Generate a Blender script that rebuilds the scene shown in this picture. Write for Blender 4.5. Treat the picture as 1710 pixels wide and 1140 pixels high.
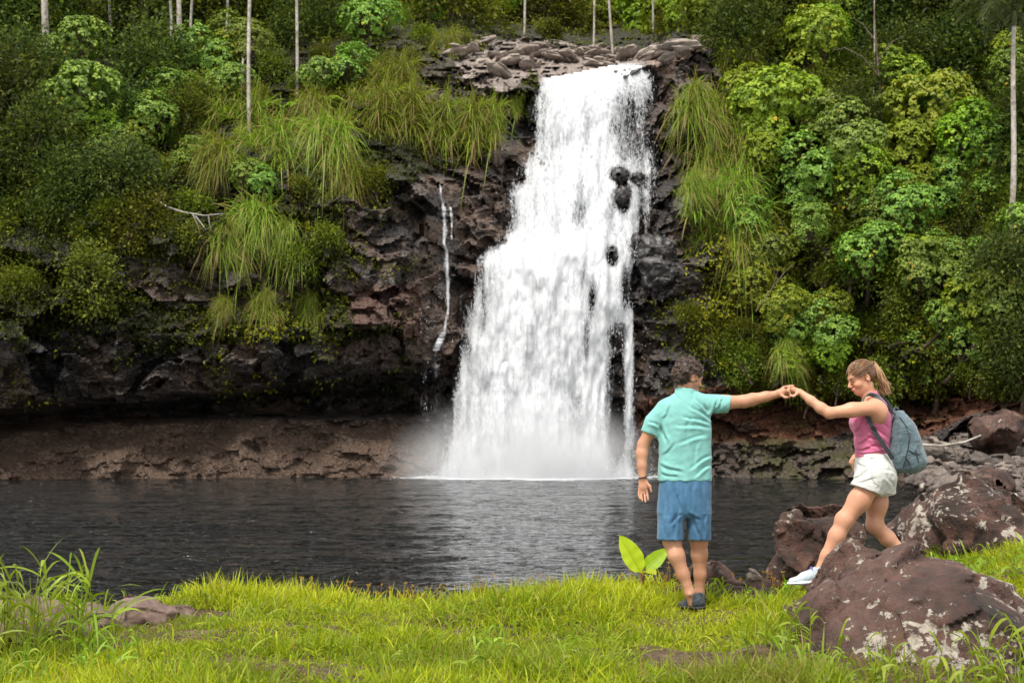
import bpy, math, time
import numpy as np
from mathutils import Vector, Matrix
T0 = time.time()
for o in list(bpy.data.objects):
    bpy.data.objects.remove(o)
SC = bpy.context.scene
COL = SC.collection
# ---------------------------------------------------------------- camera
FPX = 2375.0; CX = 855.0; HY = 716.0; CAMZ = 2.0
cam_d = bpy.data.cameras.new('camera')
cam = bpy.data.objects.new('camera', cam_d); COL.objects.link(cam)
cam_d.sensor_width = 36.0; cam_d.lens = 50.0
cam_d.clip_start = 0.1; cam_d.clip_end = 2000
cam.location = (0, 0, CAMZ)
PITCH = math.atan((HY - 570.0) / FPX)
cam.rotation_euler = (math.pi / 2 + PITCH, 0, 0)
cam_d.dof.use_dof = True; cam_d.dof.focus_distance = 9.9; cam_d.dof.aperture_fstop = 6.3
SC.camera = cam
# ---------------------------------------------------------------- world: bright broken overcast over a blue sky
SUN_EL = math.radians(58); SUN_AZ = math.radians(205)      # azimuth clockwise from +Y: behind the camera, a little left
W = bpy.data.worlds.new('World'); SC.world = W; W.use_nodes = True
nt = W.node_tree; nt.nodes.clear()
N = nt.nodes.new; L = nt.links.new
sky = N('ShaderNodeTexSky'); sky.sky_type = 'NISHITA'; sky.sun_disc = False
sky.sun_elevation = SUN_EL; sky.sun_rotation = SUN_AZ; sky.dust_density = 4.0; sky.air_density = 1.0; sky.ozone_density = 0.6
bg1 = N('ShaderNodeBackground'); bg1.inputs[1].default_value = 0.10
L(sky.outputs[0], bg1.inputs[0])
tc = N('ShaderNodeTexCoord'); mp = N('ShaderNodeMapping'); mp.inputs['Scale'].default_value = (1, 1, 2.5)
cl = N('ShaderNodeTexNoise'); cl.inputs['Scale'].default_value = 2.2; cl.inputs['Detail'].default_value = 6
L(tc.outputs['Generated'], mp.inputs[0]); L(mp.outputs[0], cl.inputs['Vector'])
cr = N('ShaderNodeValToRGB'); cr.color_ramp.elements[0].position = 0.28; cr.color_ramp.elements[1].position = 0.50
L(cl.outputs['Fac'], cr.inputs[0])
bg2 = N('ShaderNodeBackground'); bg2.inputs[0].default_value = (1.0, 0.985, 0.96, 1); bg2.inputs[1].default_value = 0.86
mxs = N('ShaderNodeMixShader'); wo = N('ShaderNodeOutputWorld')
L(cr.outputs[0], mxs.inputs[0]); L(bg1.outputs[0], mxs.inputs[1]); L(bg2.outputs[0], mxs.inputs[2]); L(mxs.outputs[0], wo.inputs[0])
# ---------------------------------------------------------------- sun
sd = bpy.data.lights.new('sun', 'SUN'); sd.energy = 2.3; sd.angle = math.radians(10); sd.color = (1.0, 0.95, 0.87)
sun = bpy.data.objects.new('sun', sd); COL.objects.link(sun)
sdir = Vector((math.sin(SUN_AZ) * math.cos(SUN_EL), math.cos(SUN_AZ) * math.cos(SUN_EL), math.sin(SUN_EL)))
sun.rotation_euler = sdir.to_track_quat('Z', 'Y').to_euler()
SC.view_settings.view_transform = 'Standard'; SC.view_settings.look = 'None'
SC.view_settings.exposure = 0.85; SC.view_settings.gamma = 1.0
SC.render.engine = 'CYCLES'
SC.cycles.max_bounces = 8; SC.cycles.transparent_max_bounces = 16; SC.cycles.diffuse_bounces = 3
SC.cycles.volume_bounces = 2
# ---------------------------------------------------------------- helpers
RS = np.random.RandomState
def P(px, py, Y):
    """metres for a point of the photograph at forward distance Y (exact pinhole incl. camera pitch)."""
    px = np.asarray(px, float); py = np.asarray(py, float); Y = np.asarray(Y, float)
    u = (px - CX) / FPX; v = (570.0 - py) / FPX
    c, s = math.cos(PITCH), math.sin(PITCH)
    dy = c - v * s; dz = s + v * c
    t = Y / dy
    return np.stack([u * t, Y + 0 * px, CAMZ + dz * t], -1)
def sst(a, b, x):
    t = np.clip((x - a) / (b - a), 0, 1); return t * t * (3 - 2 * t)
def hsh(ix, iy, iz, seed):
    with np.errstate(over='ignore'):
        n = (ix.astype(np.int64) * 374761393 + iy.astype(np.int64) * 668265263 + iz.astype(np.int64) * 2147483647 + seed * 974634777) & 0xffffffff
        n = ((n ^ (n >> 13)) * 1274126177) & 0xffffffff
        n = ((n ^ (n >> 16)) * 2246822519) & 0xffffffff
        n = n ^ (n >> 15)
    return (n & 0xffffff) / float(0x1000000)
def vnoise(p, seed=0):
    p = np.asarray(p, float); i = np.floor(p).astype(np.int64); f = p - i; f = f * f * (3 - 2 * f)
    r = 0
    for dx in (0, 1):
        wx = f[:, 0] if dx else 1 - f[:, 0]
        for dy in (0, 1):
            wy = f[:, 1] if dy else 1 - f[:, 1]
            for dz in (0, 1):
                wz = f[:, 2] if dz else 1 - f[:, 2]
                r = r + wx * wy * wz * hsh(i[:, 0] + dx, i[:, 1] + dy, i[:, 2] + dz, seed)
    return r
def fbm(p, octv=4, seed=0, gain=0.5):
    a, s, r, t = 1.0, 1.0, 0, 0
    p = np.asarray(p, float)
    for k in range(octv):
        r = r + a * vnoise(p * s, seed + k); t += a; a *= gain; s *= 2.03
    return r / t
def facets(p, seed=0, tilt=0.9):
    """broken-rock relief: every Voronoi cell is a flat, tilted face.  Returns (relief, cell random)."""
    p = np.asarray(p, float); i = np.floor(p).astype(np.int64)
    best = np.full(len(p), 1e9); val = np.zeros(len(p)); cid = np.zeros(len(p))
    for dx in (-1, 0, 1):
        for dy in (-1, 0, 1):
            for dz in (-1, 0, 1):
                a, b, c = i[:, 0] + dx, i[:, 1] + dy, i[:, 2] + dz
                h1, h2, h3 = hsh(a, b, c, seed), hsh(a, b, c, seed + 11), hsh(a, b, c, seed + 23)
                ex, ey, ez = p[:, 0] - a - h1, p[:, 1] - b - h2, p[:, 2] - c - h3
                d = ex * ex + ey * ey + ez * ez
                m = d < best
                best = np.where(m, d, best)
                hh = hsh(a, b, c, seed + 37)
                v = (hh - .5) + tilt * ((h2 - .5) * ex * 1.6 + (h1 - .5) * ez * 1.6 + (h3 - .5) * ey * 1.2)
                val = np.where(m, v, val); cid = np.where(m, hh, cid)
    return val, cid
def mk(name, V, F, mats, parent=None, smooth=False, attrs=None, matidx=None):
    """mesh object from arrays; F is (n,3)/(n,4) or a list of such arrays."""
    V = np.asarray(V, np.float32).reshape(-1, 3)
    Fs = F if isinstance(F, list) else [F]
    Fs = [np.asarray(f, np.int32) for f in Fs if len(f)]
    me = bpy.data.meshes.new(name)
    me.vertices.add(len(V)); me.vertices.foreach_set('co', V.ravel())
    nl = sum(f.size for f in Fs); nf = sum(len(f) for f in Fs)
    me.loops.add(nl); me.polygons.add(nf)
    me.loops.foreach_set('vertex_index', np.concatenate([f.ravel() for f in Fs]))
    tot = np.concatenate([np.full(len(f), f.shape[1], np.int32) for f in Fs])
    st = np.concatenate([[0], np.cumsum(tot)[:-1]]).astype(np.int32)
    me.polygons.foreach_set('loop_start', st)
    try: me.polygons.foreach_set('loop_total', tot)
    except Exception: pass
    if matidx is not None: me.polygons.foreach_set('material_index', np.asarray(matidx, np.int32))
    me.polygons.foreach_set('use_smooth', np.full(nf, smooth, bool))
    me.update(calc_edges=True)
    for m in (mats if isinstance(mats, (list, tuple)) else [mats]): me.materials.append(m)
    for k, a in (attrs or {}).items():
        a = np.asarray(a, np.float32)
        if a.ndim == 1:
            at = me.attributes.new(k, 'FLOAT', 'POINT'); at.data.foreach_set('value', a)
        else:
            if a.shape[1] == 3: a = np.concatenate([a, np.ones((len(a), 1), np.float32)], 1)
            at = me.color_attributes.new(k, 'FLOAT_COLOR', 'POINT'); at.data.foreach_set('color', a.ravel())
    o = bpy.data.objects.new(name, me); COL.objects.link(o)
    if parent is not None: o.parent = parent
    return o
def tag(o, label=None, cat=None, group=None, kind=None):
    if label: o['label'] = label
    if cat: o['category'] = cat
    if group: o['group'] = group
    if kind: o['kind'] = kind
    return o
def thing(name, label, cat, loc=(0, 0, 0), rz=0, group=None, scale=1):
    e = bpy.data.objects.new(name, None); COL.objects.link(e)
    e.empty_display_size = 0.2
    e.location = Vector([float(v) for v in loc]); e.rotation_euler = (0, 0, rz)
    e.scale = (scale,) * 3 if np.isscalar(scale) else scale
    return tag(e, label, cat, group)
def dup(root, loc, rot, scale, label, group=None):
    r = root.copy(); COL.objects.link(r)
    r.location = Vector([float(v) for v in loc]); r.rotation_euler = rot
    r.scale = (scale,) * 3 if np.isscalar(scale) else scale
    r['label'] = label
    if group: r['group'] = group
    for ch in list(root.children):
        c = ch.copy(); COL.objects.link(c); c.parent = r
        for g in list(ch.children):
            d = g.copy(); COL.objects.link(d); d.parent = c
    return r
class MB:
    """collects loose pieces into one mesh"""
    def __init__(s): s.V = []; s.F3 = []; s.F4 = []; s.n = 0; s.A = []
    def add(s, V, F, a=0.5):
        V = np.asarray(V, float).reshape(-1, 3); F = np.asarray(F)
        (s.F4 if F.shape[1] == 4 else s.F3).append(F + s.n); s.V.append(V)
        s.A.append(np.full(len(V), a) if np.isscalar(a) else np.asarray(a)); s.n += len(V)
    def tube(s, pts, rad, n=8, a=0.5, caps=True):
        pts = np.asarray(pts, float); m = len(pts); rad = np.broadcast_to(rad, (m,)) if np.isscalar(rad) else np.asarray(rad)
        T = np.gradient(pts, axis=0); T /= np.linalg.norm(T, axis=1)[:, None] + 1e-9
        up = np.array([0.0, 0, 1]) if abs(T[0, 2]) < .9 else np.array([0.0, 1, 0])
        U = np.cross(T, up); U /= np.linalg.norm(U, axis=1)[:, None] + 1e-9; Vv = np.cross(T, U)
        th = np.linspace(0, 2 * math.pi, n, endpoint=False)
        R = pts[:, None] + rad[:, None, None] * (np.cos(th)[None, :, None] * U[:, None] + np.sin(th)[None, :, None] * Vv[:, None])
        i = np.arange(m - 1)[:, None] * n; j = np.arange(n)[None]; k = (j + 1) % n
        F = np.stack([i + j, i + k, i + n + k, i + n + j], -1).reshape(-1, 4)
        s.add(R.reshape(-1, 3), F, a)
        if caps:
            for q, e in ((0, pts[0]), (m - 1, pts[-1])):
                V = np.vstack([R[q], e[None]]); jj = np.arange(n)
                s.add(V, np.stack([jj, (jj + 1) % n, np.full(n, n)], -1), a)
    def build(s, name, mat, parent=None, smooth=True, attr='tone'):
        F = []
        if s.F3: F.append(np.vstack(s.F3))
        if s.F4: F.append(np.vstack(s.F4))
        return mk(name, np.vstack(s.V), F, mat, parent, smooth, {attr: np.concatenate(s.A)})
def grid_faces(nr, nc, mask=None):
    i = np.arange(nr - 1)[:, None] * nc; j = np.arange(nc - 1)[None]
    F = np.stack([i + j, i + j + 1, i + nc + j + 1, i + nc + j], -1).reshape(-1, 4)
    return F if mask is None else F[mask.ravel()]
def inpoly(x, y, poly):
    poly = np.asarray(poly, float); r = np.zeros(x.shape, bool); n = len(poly); j = n - 1
    for i in range(n):
        xi, yi = poly[i]; xj, yj = poly[j]
        c = ((yi > y) != (yj > y)) & (x < (xj - xi) * (y - yi) / (yj - yi + 1e-12) + xi)
        r ^= c; j = i
    return r
# ---------------------------------------------------------------- material helpers
class MT:
    def __init__(s, name):
        s.m = bpy.data.materials.new(name); s.m.use_nodes = True
        s.t = s.m.node_tree; s.t.nodes.clear(); s.out = s.n('ShaderNodeOutputMaterial')
    def n(s, k, **kw):
        x = s.t.nodes.new(k)
        for a, b in kw.items(): setattr(x, a, b)
        return x
    def l(s, a, b): s.t.links.new(a, b); return s
    def attr(s, name, out='Fac'):
        return s.n('ShaderNodeAttribute', attribute_name=name).outputs[out]
    def pos(s, scale=(1, 1, 1), kind='Object'):
        c = s.n('ShaderNodeTexCoord'); m = s.n('ShaderNodeMapping'); m.inputs['Scale'].default_value = scale
        s.l(c.outputs[kind], m.inputs[0]); return m.outputs[0]
    def noise(s, scale, detail=4, rough=.55, vec=None, out='Fac', dist=0):
        x = s.n('ShaderNodeTexNoise'); x.inputs['Scale'].default_value = scale; x.inputs['Detail'].default_value = detail
        x.inputs['Roughness'].default_value = rough; x.inputs['Distortion'].default_value = dist
        if vec is not None: s.l(vec, x.inputs['Vector'])
        return x.outputs[out]
    def vor(s, scale, vec=None, feat='F1', out='Distance'):
        x = s.n('ShaderNodeTexVoronoi', feature=feat); x.inputs['Scale'].default_value = scale
        if vec is not None: s.l(vec, x.inputs['Vector'])
        return x.outputs[out]
    def ramp(s, fac, stops, interp='LINEAR'):
        r = s.n('ShaderNodeValToRGB'); e = r.color_ramp; e.interpolation = interp
        while len(e.elements) < len(stops): e.elements.new(.5)
        for q, (p, c) in zip(e.elements, stops):
            q.position = p; q.color = (c, c, c, 1) if np.isscalar(c) else (*c, 1)
        s.l(fac, r.inputs[0]); return r.outputs[0]
    def mix(s, fac, a, b, mode='MIX'):
        x = s.n('ShaderNodeMix', data_type='RGBA', blend_type=mode)
        for sock, v in ((x.inputs[0], fac), (x.inputs[6], a), (x.inputs[7], b)):
            if hasattr(v, 'links') or hasattr(v, 'is_linked'): s.l(v, sock)
            elif np.isscalar(v): sock.default_value = v
            else: sock.default_value = (*v, 1)
        return x.outputs[2]
    def math(s, op, a, b=None, c=None, clamp=False):
        x = s.n('ShaderNodeMath', operation=op, use_clamp=clamp)
        for k, v in enumerate((a, b, c)):
            if v is None: continue
            if np.isscalar(v): x.inputs[k].default_value = v
            else: s.l(v, x.inputs[k])
        return x.outputs[0]
    def bump(s, h, strength=.5, dist=.05, normal=None):
        b = s.n('ShaderNodeBump'); b.inputs['Strength'].default_value = strength; b.inputs['Distance'].default_value = dist
        s.l(h, b.inputs['Height'])
        if normal is not None: s.l(normal, b.inputs['Normal'])
        return b.outputs[0]
    def bsdf(s, col=None, rough=.7, spec=.5, normal=None, **kw):
        b = s.n('ShaderNodeBsdfPrincipled')
        for sock, v in (('Base Color', col), ('Roughness', rough), ('Specular IOR Level', spec)):
            if v is None: continue
            if np.isscalar(v): b.inputs[sock].default_value = v
            elif isinstance(v, tuple): b.inputs[sock].default_value = (*v, 1)
            else: s.l(v, b.inputs[sock])
        if normal is not None: s.l(normal, b.inputs['Normal'])
        for k, v in kw.items(): b.inputs[k.replace('_', ' ')].default_value = v
        return b.outputs[0]
    def done(s, sh, disp=None):
        s.l(sh, s.out.inputs['Surface']); return s.m
def leafmat(name, c0, c1, c2, transl=.35, gloss=.35, odd=None, attr='tone'):
    """leaf colour varies leaf by leaf (attribute) and plant by plant; light shines through."""
    m = MT(name); t = m.attr(attr)
    oi = m.n('ShaderNodeObjectInfo')
    stops = [(0.0, c0), (.5, c1), (.93, c2)] + ([(.97, odd)] if odd else [])
    col = m.ramp(t, stops)
    hs = m.n('ShaderNodeHueSaturation'); m.l(col, hs.inputs['Color'])
    m.l(m.math('MULTIPLY_ADD', oi.outputs['Random'], .05, .475), hs.inputs['Hue'])
    m.l(m.math('MULTIPLY_ADD', oi.outputs['Random'], .5, .75), hs.inputs['Value'])
    c = hs.outputs[0]
    b = m.bsdf(c, .5, gloss)
    tr = m.n('ShaderNodeBsdfTranslucent'); m.l(m.mix(1.0, c, (1.0, 1.0, .55), 'MULTIPLY'), tr.inputs[0])
    x = m.n('ShaderNodeMixShader'); x.inputs[0].default_value = transl
    m.l(b, x.inputs[1]); m.l(tr.outputs[0], x.inputs[2])
    return m.done(x.outputs[0])
# ================================================================= CLIFF (terrain)
cols = {
 -350: [(835,54),(800,55),(760,56),(720,58),(705,61),(690,60),(680,55),(600,53.5),(560,53),(480,54),(400,55.5),(200,62),(100,68),(0,75),(-200,95)],
 0:    [(835,56),(800,57),(760,58.2),(720,60),(706,63),(696,62),(682,57),(600,55.7),(560,55),(480,56),(400,57.5),(200,64),(100,70),(0,77),(-200,96)],
 200:  [(835,57),(800,57.4),(760,58.3),(706,60.5),(694,64),(684,63),(668,57.8),(600,56.5),(560,56.2),(530,57.2),(470,57.8),(400,58),(200,65),(100,71),(0,78),(-200,97)],
 350:  [(835,57.5),(800,57.8),(760,58.6),(700,60.8),(688,64.5),(672,64),(654,58.8),(600,57.6),(560,57.2),(530,58.3),(480,58.8),(400,58.5),(300,60.5),(200,66),(100,72),(0,79),(-200,98)],
 520:  [(835,58),(800,58.5),(750,59.8),(700,61.6),(686,66),(660,66),(636,60.3),(590,58.8),(550,58.4),(520,59.3),(300,60.4),(280,61.0),(200,65.5),(100,70),(40,76),(0,81),(-200,98)],
 660:  [(835,58.8),(800,59.3),(750,60.3),(700,62),(686,66.5),(650,66),(615,61),(580,59.4),(540,59.0),(500,59.8),(300,60.4),(284,61.2),(260,62.8),(200,64.5),(120,66.5),(80,68.5),(50,72),(0,80),(-200,98)],
 750:  [(835,60),(800,60.6),(740,62),(690,64),(640,63.5),(600,61.5),(450,61.3),(310,61.9),(290,63),(250,64.4),(180,65),(120,66.5),(100,69),(60,73),(40,80),(0,90),(-200,105)],
 860:  [(835,60.6),(800,60.9),(600,61.6),(450,62.4),(320,64.2),(290,65.4),(180,66.6),(135,67.0),(120,69),(90,74),(60,80),(40,90),(0,100),(-200,115)],
 980:  [(835,61),(800,61.3),(450,62),(410,64),(310,64.8),(270,66.6),(128,67),(118,69),(100,75),(80,84),(60,92),(0,108),(-200,122)],
 1085: [(835,60.6),(795,61),(600,60.9),(450,61.4),(410,63),(310,63.8),(280,65.8),(114,66.5),(104,68),(90,74),(60,85),(30,100),(-200,120)],
 1140: [(835,60.2),(795,60.4),(740,60.8),(690,61.6),(600,60.6),(450,60.9),(300,62.6),(200,64),(90,65.2),(70,67),(50,76),(0,90),(-200,110)],
 1250: [(835,59),(797,59.4),(740,60),(700,61.4),(675,62.6),(655,60.6),(600,60.2),(400,61.8),(200,64.5),(100,67),(0,72),(-200,90)],
 1400: [(835,57),(797,57.8),(740,59),(700,60.6),(676,62),(655,60),(600,59.6),(400,61),(200,64),(0,71),(-200,88)],
 1550: [(835,53),(797,54.4),(740,56),(700,58),(672,60),(650,57.8),(500,58.6),(300,62),(0,70),(-200,86)],
 1710: [(835,48),(760,50),(700,53),(664,56),(640,54.5),(500,55.8),(300,60),(0,68),(-200,84)],
 2060: [(835,42),(760,44),(700,48),(660,50),(500,52),(300,56),(0,64),(-200,80)]}
ck = np.array(sorted(cols), float)
PYT = np.arange(840, -205, -2.0)
ctab = np.stack([np.interp(-PYT, [-a for a, b in cols[int(k)]], [b for a, b in cols[int(k)]]) for k in ck], 0)
def cliffY(px, py):
    px = np.clip(px, ck[0], ck[-1]); j = np.clip(np.searchsorted(ck, px) - 1, 0, len(ck) - 2)
    t = (px - ck[j]) / (ck[j + 1] - ck[j]); t = t * t * (3 - 2 * t) * .6 + t * .4
    r = np.clip((840 - np.asarray(py, float)) / 2.0, 0, len(PYT) - 1.001); i = r.astype(int); g = r - i
    A = ctab[j, i] * (1 - g) + ctab[j, i + 1] * g; B = ctab[j + 1, i] * (1 - g) + ctab[j + 1, i + 1] * g
    return A * (1 - t) + B * t
rockpolys = [
 ([(-400,585),(0,570),(150,560),(250,585),(380,565),(560,570),(690,560),(740,470),(760,840),(-400,840)], 1.0),
 ([(575,500),(555,440),(590,310),(700,302),(790,285),(825,262),(822,205),(890,190),(905,120),(1095,100),(1110,480),(1090,840),(690,840),(690,560),(600,540)], 1.0),
 ([(1080,85),(1190,60),(1195,150),(1130,180),(1108,235),(1170,275),(1140,330),(1165,430),(1215,470),(1150,520),(1080,500)], 1.0),
 ([(1055,480),(1130,520),(1170,580),(1210,640),(1300,662),(1400,672),(1500,668),(1600,655),(1800,648),(2100,640),(2100,840),(1055,840)], 1.0),
 ([(765,90),(800,66),(900,74),(1030,98),(1090,76),(1190,52),(1200,60),(1090,112),(905,135),(830,170),(780,150)], 1.0),
 ([(690,110),(750,70),(800,170),(870,182),(820,195),(720,175),(700,150)], .7),
 ([(190,440),(380,430),(540,445),(580,490),(400,512),(180,500)], .8),
 ([(466,230),(520,225),(516,340),(470,330)], .9)]
def vegmask(px, py, wob=True):
    px = np.asarray(px, float); py = np.asarray(py, float)
    q = np.stack([px / 40, py / 40, 0 * px], -1).reshape(-1, 3)
    a = (fbm(q, 3, 5) - .5).reshape(px.shape) * 60; b = (fbm(q, 3, 9) - .5).reshape(px.shape) * 50
    v = np.ones(px.shape)
    for poly, w in rockpolys:
        v = np.where(inpoly(px + a, py + b, poly), np.minimum(v, 1 - w), v)
    return v
px = np.arange(-350, 2062, 3.2); py = np.arange(838, -202, -3.2)
GX, GY = np.meshgrid(px, py)
Yb = cliffY(GX, GY)
wp = P(GX, GY, Yb).reshape(-1, 3)
gx, gy = GX.ravel(), GY.ravel()
warp = (np.stack([fbm(wp * .5, 3, s_) for s_ in (1, 2, 3)], -1) - .5) * 1.6
f1, c1 = facets((wp + warp) * np.array([.42, .42, .62]), 3)
f2, c2 = facets((wp + warp * .5) * np.array([1.25, 1.25, 2.1]), 7)
f3, c3 = facets((wp + warp * .3) * np.array([3.2, 3.2, 4.2]), 13)
n1 = fbm(wp * 1.5, 4, 21)
lower_brown = sst(690, 712, gy + (fbm(wp * .3, 2, 40) - .5) * 20) * (1 - sst(700, 780, gx)) 
rsm = 1 - .72 * lower_brown
talus = inpoly(gx, gy, [(745,70),(790,50),(900,62),(1060,92),(1090,76),(1190,52),(1200,60),(1090,112),(905,138),(830,172),(780,150)]).astype(float)
cave = ((gy > 625) & (gy < 700) & (gx > 150) & (gx < 730)) * 1.0
disp = (f1 * 1.5 * (1 - .8 * lower_brown) + f2 * .75 * rsm + f3 * .24 * rsm + (n1 - .5) * .5) + lower_brown * (fbm(wp * np.array([.55, .55, .4]), 4, 77) - .5) * 3.6
disp = disp * np.where(gy > 800, .25, 1) * (1 - .5 * talus) + talus * (f2 * 1.1 + f3 * .5 + f1 * .6)
sidec = sst(30, 10, np.abs(gx - 742)) * sst(300, 330, gy) * sst(640, 560, gy)
disp = disp * (1 - .6 * sidec)
Yd = Yb.ravel() - disp
cliffV = P(gx, gy, Yd)
CLV = cliffV.reshape(GX.shape + (3,))
# rock colour: a property of the stone itself (dark basalt, brown ash layer, iron-red bank, pale river-worn stone, moss)
def C(*v): return np.array(v, float)
colr = np.ones((len(gx), 3)) * C(.050, .045, .044)
t = sst(.42, .62, fbm(wp * .55, 4, 31))[:, None]
colr = colr * (1 - t) + t * C(.125, .086, .066)
t = (c2 > .62)[:, None] * .55; colr = colr * (1 - t) + t * C(.13, .115, .105)
t = (lower_brown * 1.0)[:, None]; colr = colr * (1 - t) + t * np.clip(C(.115, .075, .052) + (fbm(wp * .7, 4, 50)[:, None] - .5) * C(.13, .09, .065), .01, 1)
rb = inpoly(gx, gy, [(1060, 650), (2060, 620), (2060, 735), (1560, 735), (1420, 720), (1330, 745), (1200, 740), (1060, 720)]) * sst(.4, .6, fbm(wp * .5, 3, 61) + .12)
t = rb[:, None] * .9; colr = colr * (1 - t) + t * C(.19, .072, .036)
rb = inpoly(gx, gy, [(1060, 735), (1480, 735), (1500, 800), (1060, 800)]); t = rb[:, None] * .6; colr = colr * (1 - t) + t * C(.12, .085, .065)
mid = inpoly(gx, gy, [(540, 270), (850, 275), (850, 420), (720, 600), (540, 600)]) * sst(.40, .56, n1); t = mid[:, None] * .7; colr = colr * (1 - t) + t * C(.17, .118, .09)
red = inpoly(gx, gy, [(600, 480), (700, 470), (710, 570), (540, 560)]) * 1.; t = red[:, None] * .6; colr = colr * (1 - t) + t * C(.12, .052, .038)
t = (talus * .95)[:, None]; colr = colr * (1 - t) + t * (C(.33, .27, .235) + (c3[:, None] - .5) * C(.2, .17, .15))
pr = inpoly(gx, gy, [(1080, 100), (1185, 55), (1190, 80), (1150, 95), (1100, 125)]) * 1.; t = pr[:, None] * .8; colr = colr * (1 - t) + t * C(.36, .26, .2)
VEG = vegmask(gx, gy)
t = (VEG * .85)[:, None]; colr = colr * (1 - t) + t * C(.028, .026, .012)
moss = sst(.56, .68, fbm(wp * .9, 4, 90)) * (1 - VEG) * (gx > 1040) * (gy > 480)
moss = np.maximum(moss * .7, inpoly(gx, gy, [(1230, 735), (1420, 725), (1440, 800), (1240, 800)]) * sst(.42, .55, fbm(wp * 1.4, 3, 92)))
moss = np.maximum(moss, sst(.60, .7, fbm(wp * 1.1, 3, 93)) * .5 * (gx < 760) * (gy < 700))
t = (moss * (.2 + .6 * sst(.4, .6, fbm(wp * 5, 3, 95))))[:, None]; colr = colr * (1 - t) + t * C(.070, .072, .016)
m = MT('basalt'); ca = m.attr('rock', 'Color'); v = m.pos()
nz = m.noise(2.6, 8, .65, v); nz2 = m.noise(11, 6, .7, v)
cc = m.mix(1.0, ca, m.ramp(nz2, [(.3, .55), (.7, 1.5)]), 'MULTIPLY')
vv = m.vor(3.5, v, 'DISTANCE_TO_EDGE'); h = m.math('ADD', m.math('MULTIPLY', nz, 1.0), m.math('MULTIPLY', m.math('MINIMUM', vv, .1), 4.0))
h = m.math('ADD', h, m.math('MULTIPLY', nz2, .35))
MCLIFF = m.done(m.bsdf(cc, m.ramp(nz, [(.35, .38), (.65, .8)]), .45, m.bump(h, .9, .16)))
cl_o = mk('cliff', cliffV, grid_faces(*GX.shape)[:, ::-1], MCLIFF, None, False, {'rock': np.clip(colr * .8, .004, 1)})
tag(cl_o, kind='structure')
print('cliff', time.time() - T0)
def cliff_at(x, y):
    """surface point + rough outward normal on the built cliff at photo position x,y"""
    x = np.atleast_1d(np.asarray(x, float)); y = np.atleast_1d(np.asarray(y, float))
    j = np.clip(np.round((x + 350) / 3.2).astype(int), 3, GX.shape[1] - 4); i = np.clip(np.round((838 - y) / 3.2).astype(int), 3, GX.shape[0] - 4)
    p = CLV[i, j]; du = CLV[i, j + 3] - CLV[i, j - 3]; dv = CLV[i + 3, j] - CLV[i - 3, j]
    n = np.cross(du, dv); n /= np.linalg.norm(n, axis=1)[:, None] + 1e-9
    n *= np.where(n[:, 1:2] > 0, -1, 1)
    return p, n
# ================================================================= GROUND (near bank)
def bank_edge(x):      # distance at which the near bank falls to the pool
    return 9.75 + 1.35 * sst(-2.45, -1.7, x) + .25 * np.sin(x * 1.7) + 1.3 * sst(2.0, 3.2, x)
def groundz(x, y):
    x = np.asarray(x, float); y = np.asarray(y, float); sh = x.shape
    q = np.stack([x.ravel(), y.ravel(), 0 * x.ravel()], -1)
    z = .75 + .17 * (fbm(q * .9, 3, 101).reshape(sh) - .5) * 2 + .035 * (fbm(q * 4, 3, 103).reshape(sh) - .5) * 2
    z = z + .42 * sst(2.7, 4.6, x) * sst(8, 10.5, y) - .12 * sst(-2.0, -3.4, x) + .03 * sst(9, 7, y)
    z = z - .10 * sst(.75, 0, np.hypot((x - 1.15) / .8, (y - 7.6) / .7)) - .20 * sst(1.0, .5, np.hypot((x - 2.5) / 1.2, (y - 7.5) / 1.6)) - .09 * sst(.6, 0, np.hypot((x + 1.45) / .6, (y - 7.35) / .4))
    z = z + (.735 - z) * sst(.9, .35, np.hypot((x - 1.28) / 1.0, (y - 10) / .8)); e = bank_edge(x); return z - 1.9 * sst(e - .12, e + 1.7, y)
gxs = np.linspace(-9, 9, 361); gys = np.concatenate([np.linspace(-30, 5.5, 12), np.linspace(5.6, 15, 200)])
A, B = np.meshgrid(gxs, gys); Z = groundz(A, B); gp = np.stack([A, B, Z], -1).reshape(-1, 3)
m = MT('soil'); v = m.pos(); a = m.noise(5, 8, .65, v); b = m.noise(28, 5, .7, v)
cc = m.ramp(a, [(.3, (.035, .022, .014)), (.52, (.095, .06, .038)), (.72, (.2, .145, .095))])
cc = m.mix(m.ramp(b, [(.5, 0.), (.66, .7)]), cc, (.24, .18, .11))
MSOIL = m.done(m.bsdf(cc, .9, .2, m.bump(m.math('ADD', a, b), .8, .05)))
tag(mk('ground', gp, grid_faces(*A.shape), MSOIL, None, True), kind='structure')
# ================================================================= WATER (pool)
ww = np.arange(-700, 2420, 7.0); hh = np.concatenate([np.linspace(3800, 1150, 50), np.arange(1148, 900, -1.1), np.arange(900, 786, -.75)])
WY = CAMZ * FPX / (hh - HY)
A2, B2 = np.meshgrid(ww, WY); X2 = (A2 - CX) / FPX * B2
q = np.stack([X2.ravel(), B2.ravel(), 0 * X2.ravel()], -1)
dist_fall = np.hypot((q[:, 0] - .8) / 1.4, q[:, 1] - 60.5)
amp = .022 + .05 * np.exp(-dist_fall / 6)
wz = (fbm(q * np.array([1.1, 1.9, 1]) + 3, 3, 301) - .5) * 2.2 * amp + (fbm(q * np.array([3.2, 5.0, 1]), 3, 311) - .5) * .022 + (fbm(q * np.array([.35, .5, 1]), 2, 305) - .5) * .05
foam = np.exp(-np.maximum(dist_fall - 3.2, 0) / 1.6)
m = MT('pool_water'); v = m.pos((1, 1.7, 1)); 
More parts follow.
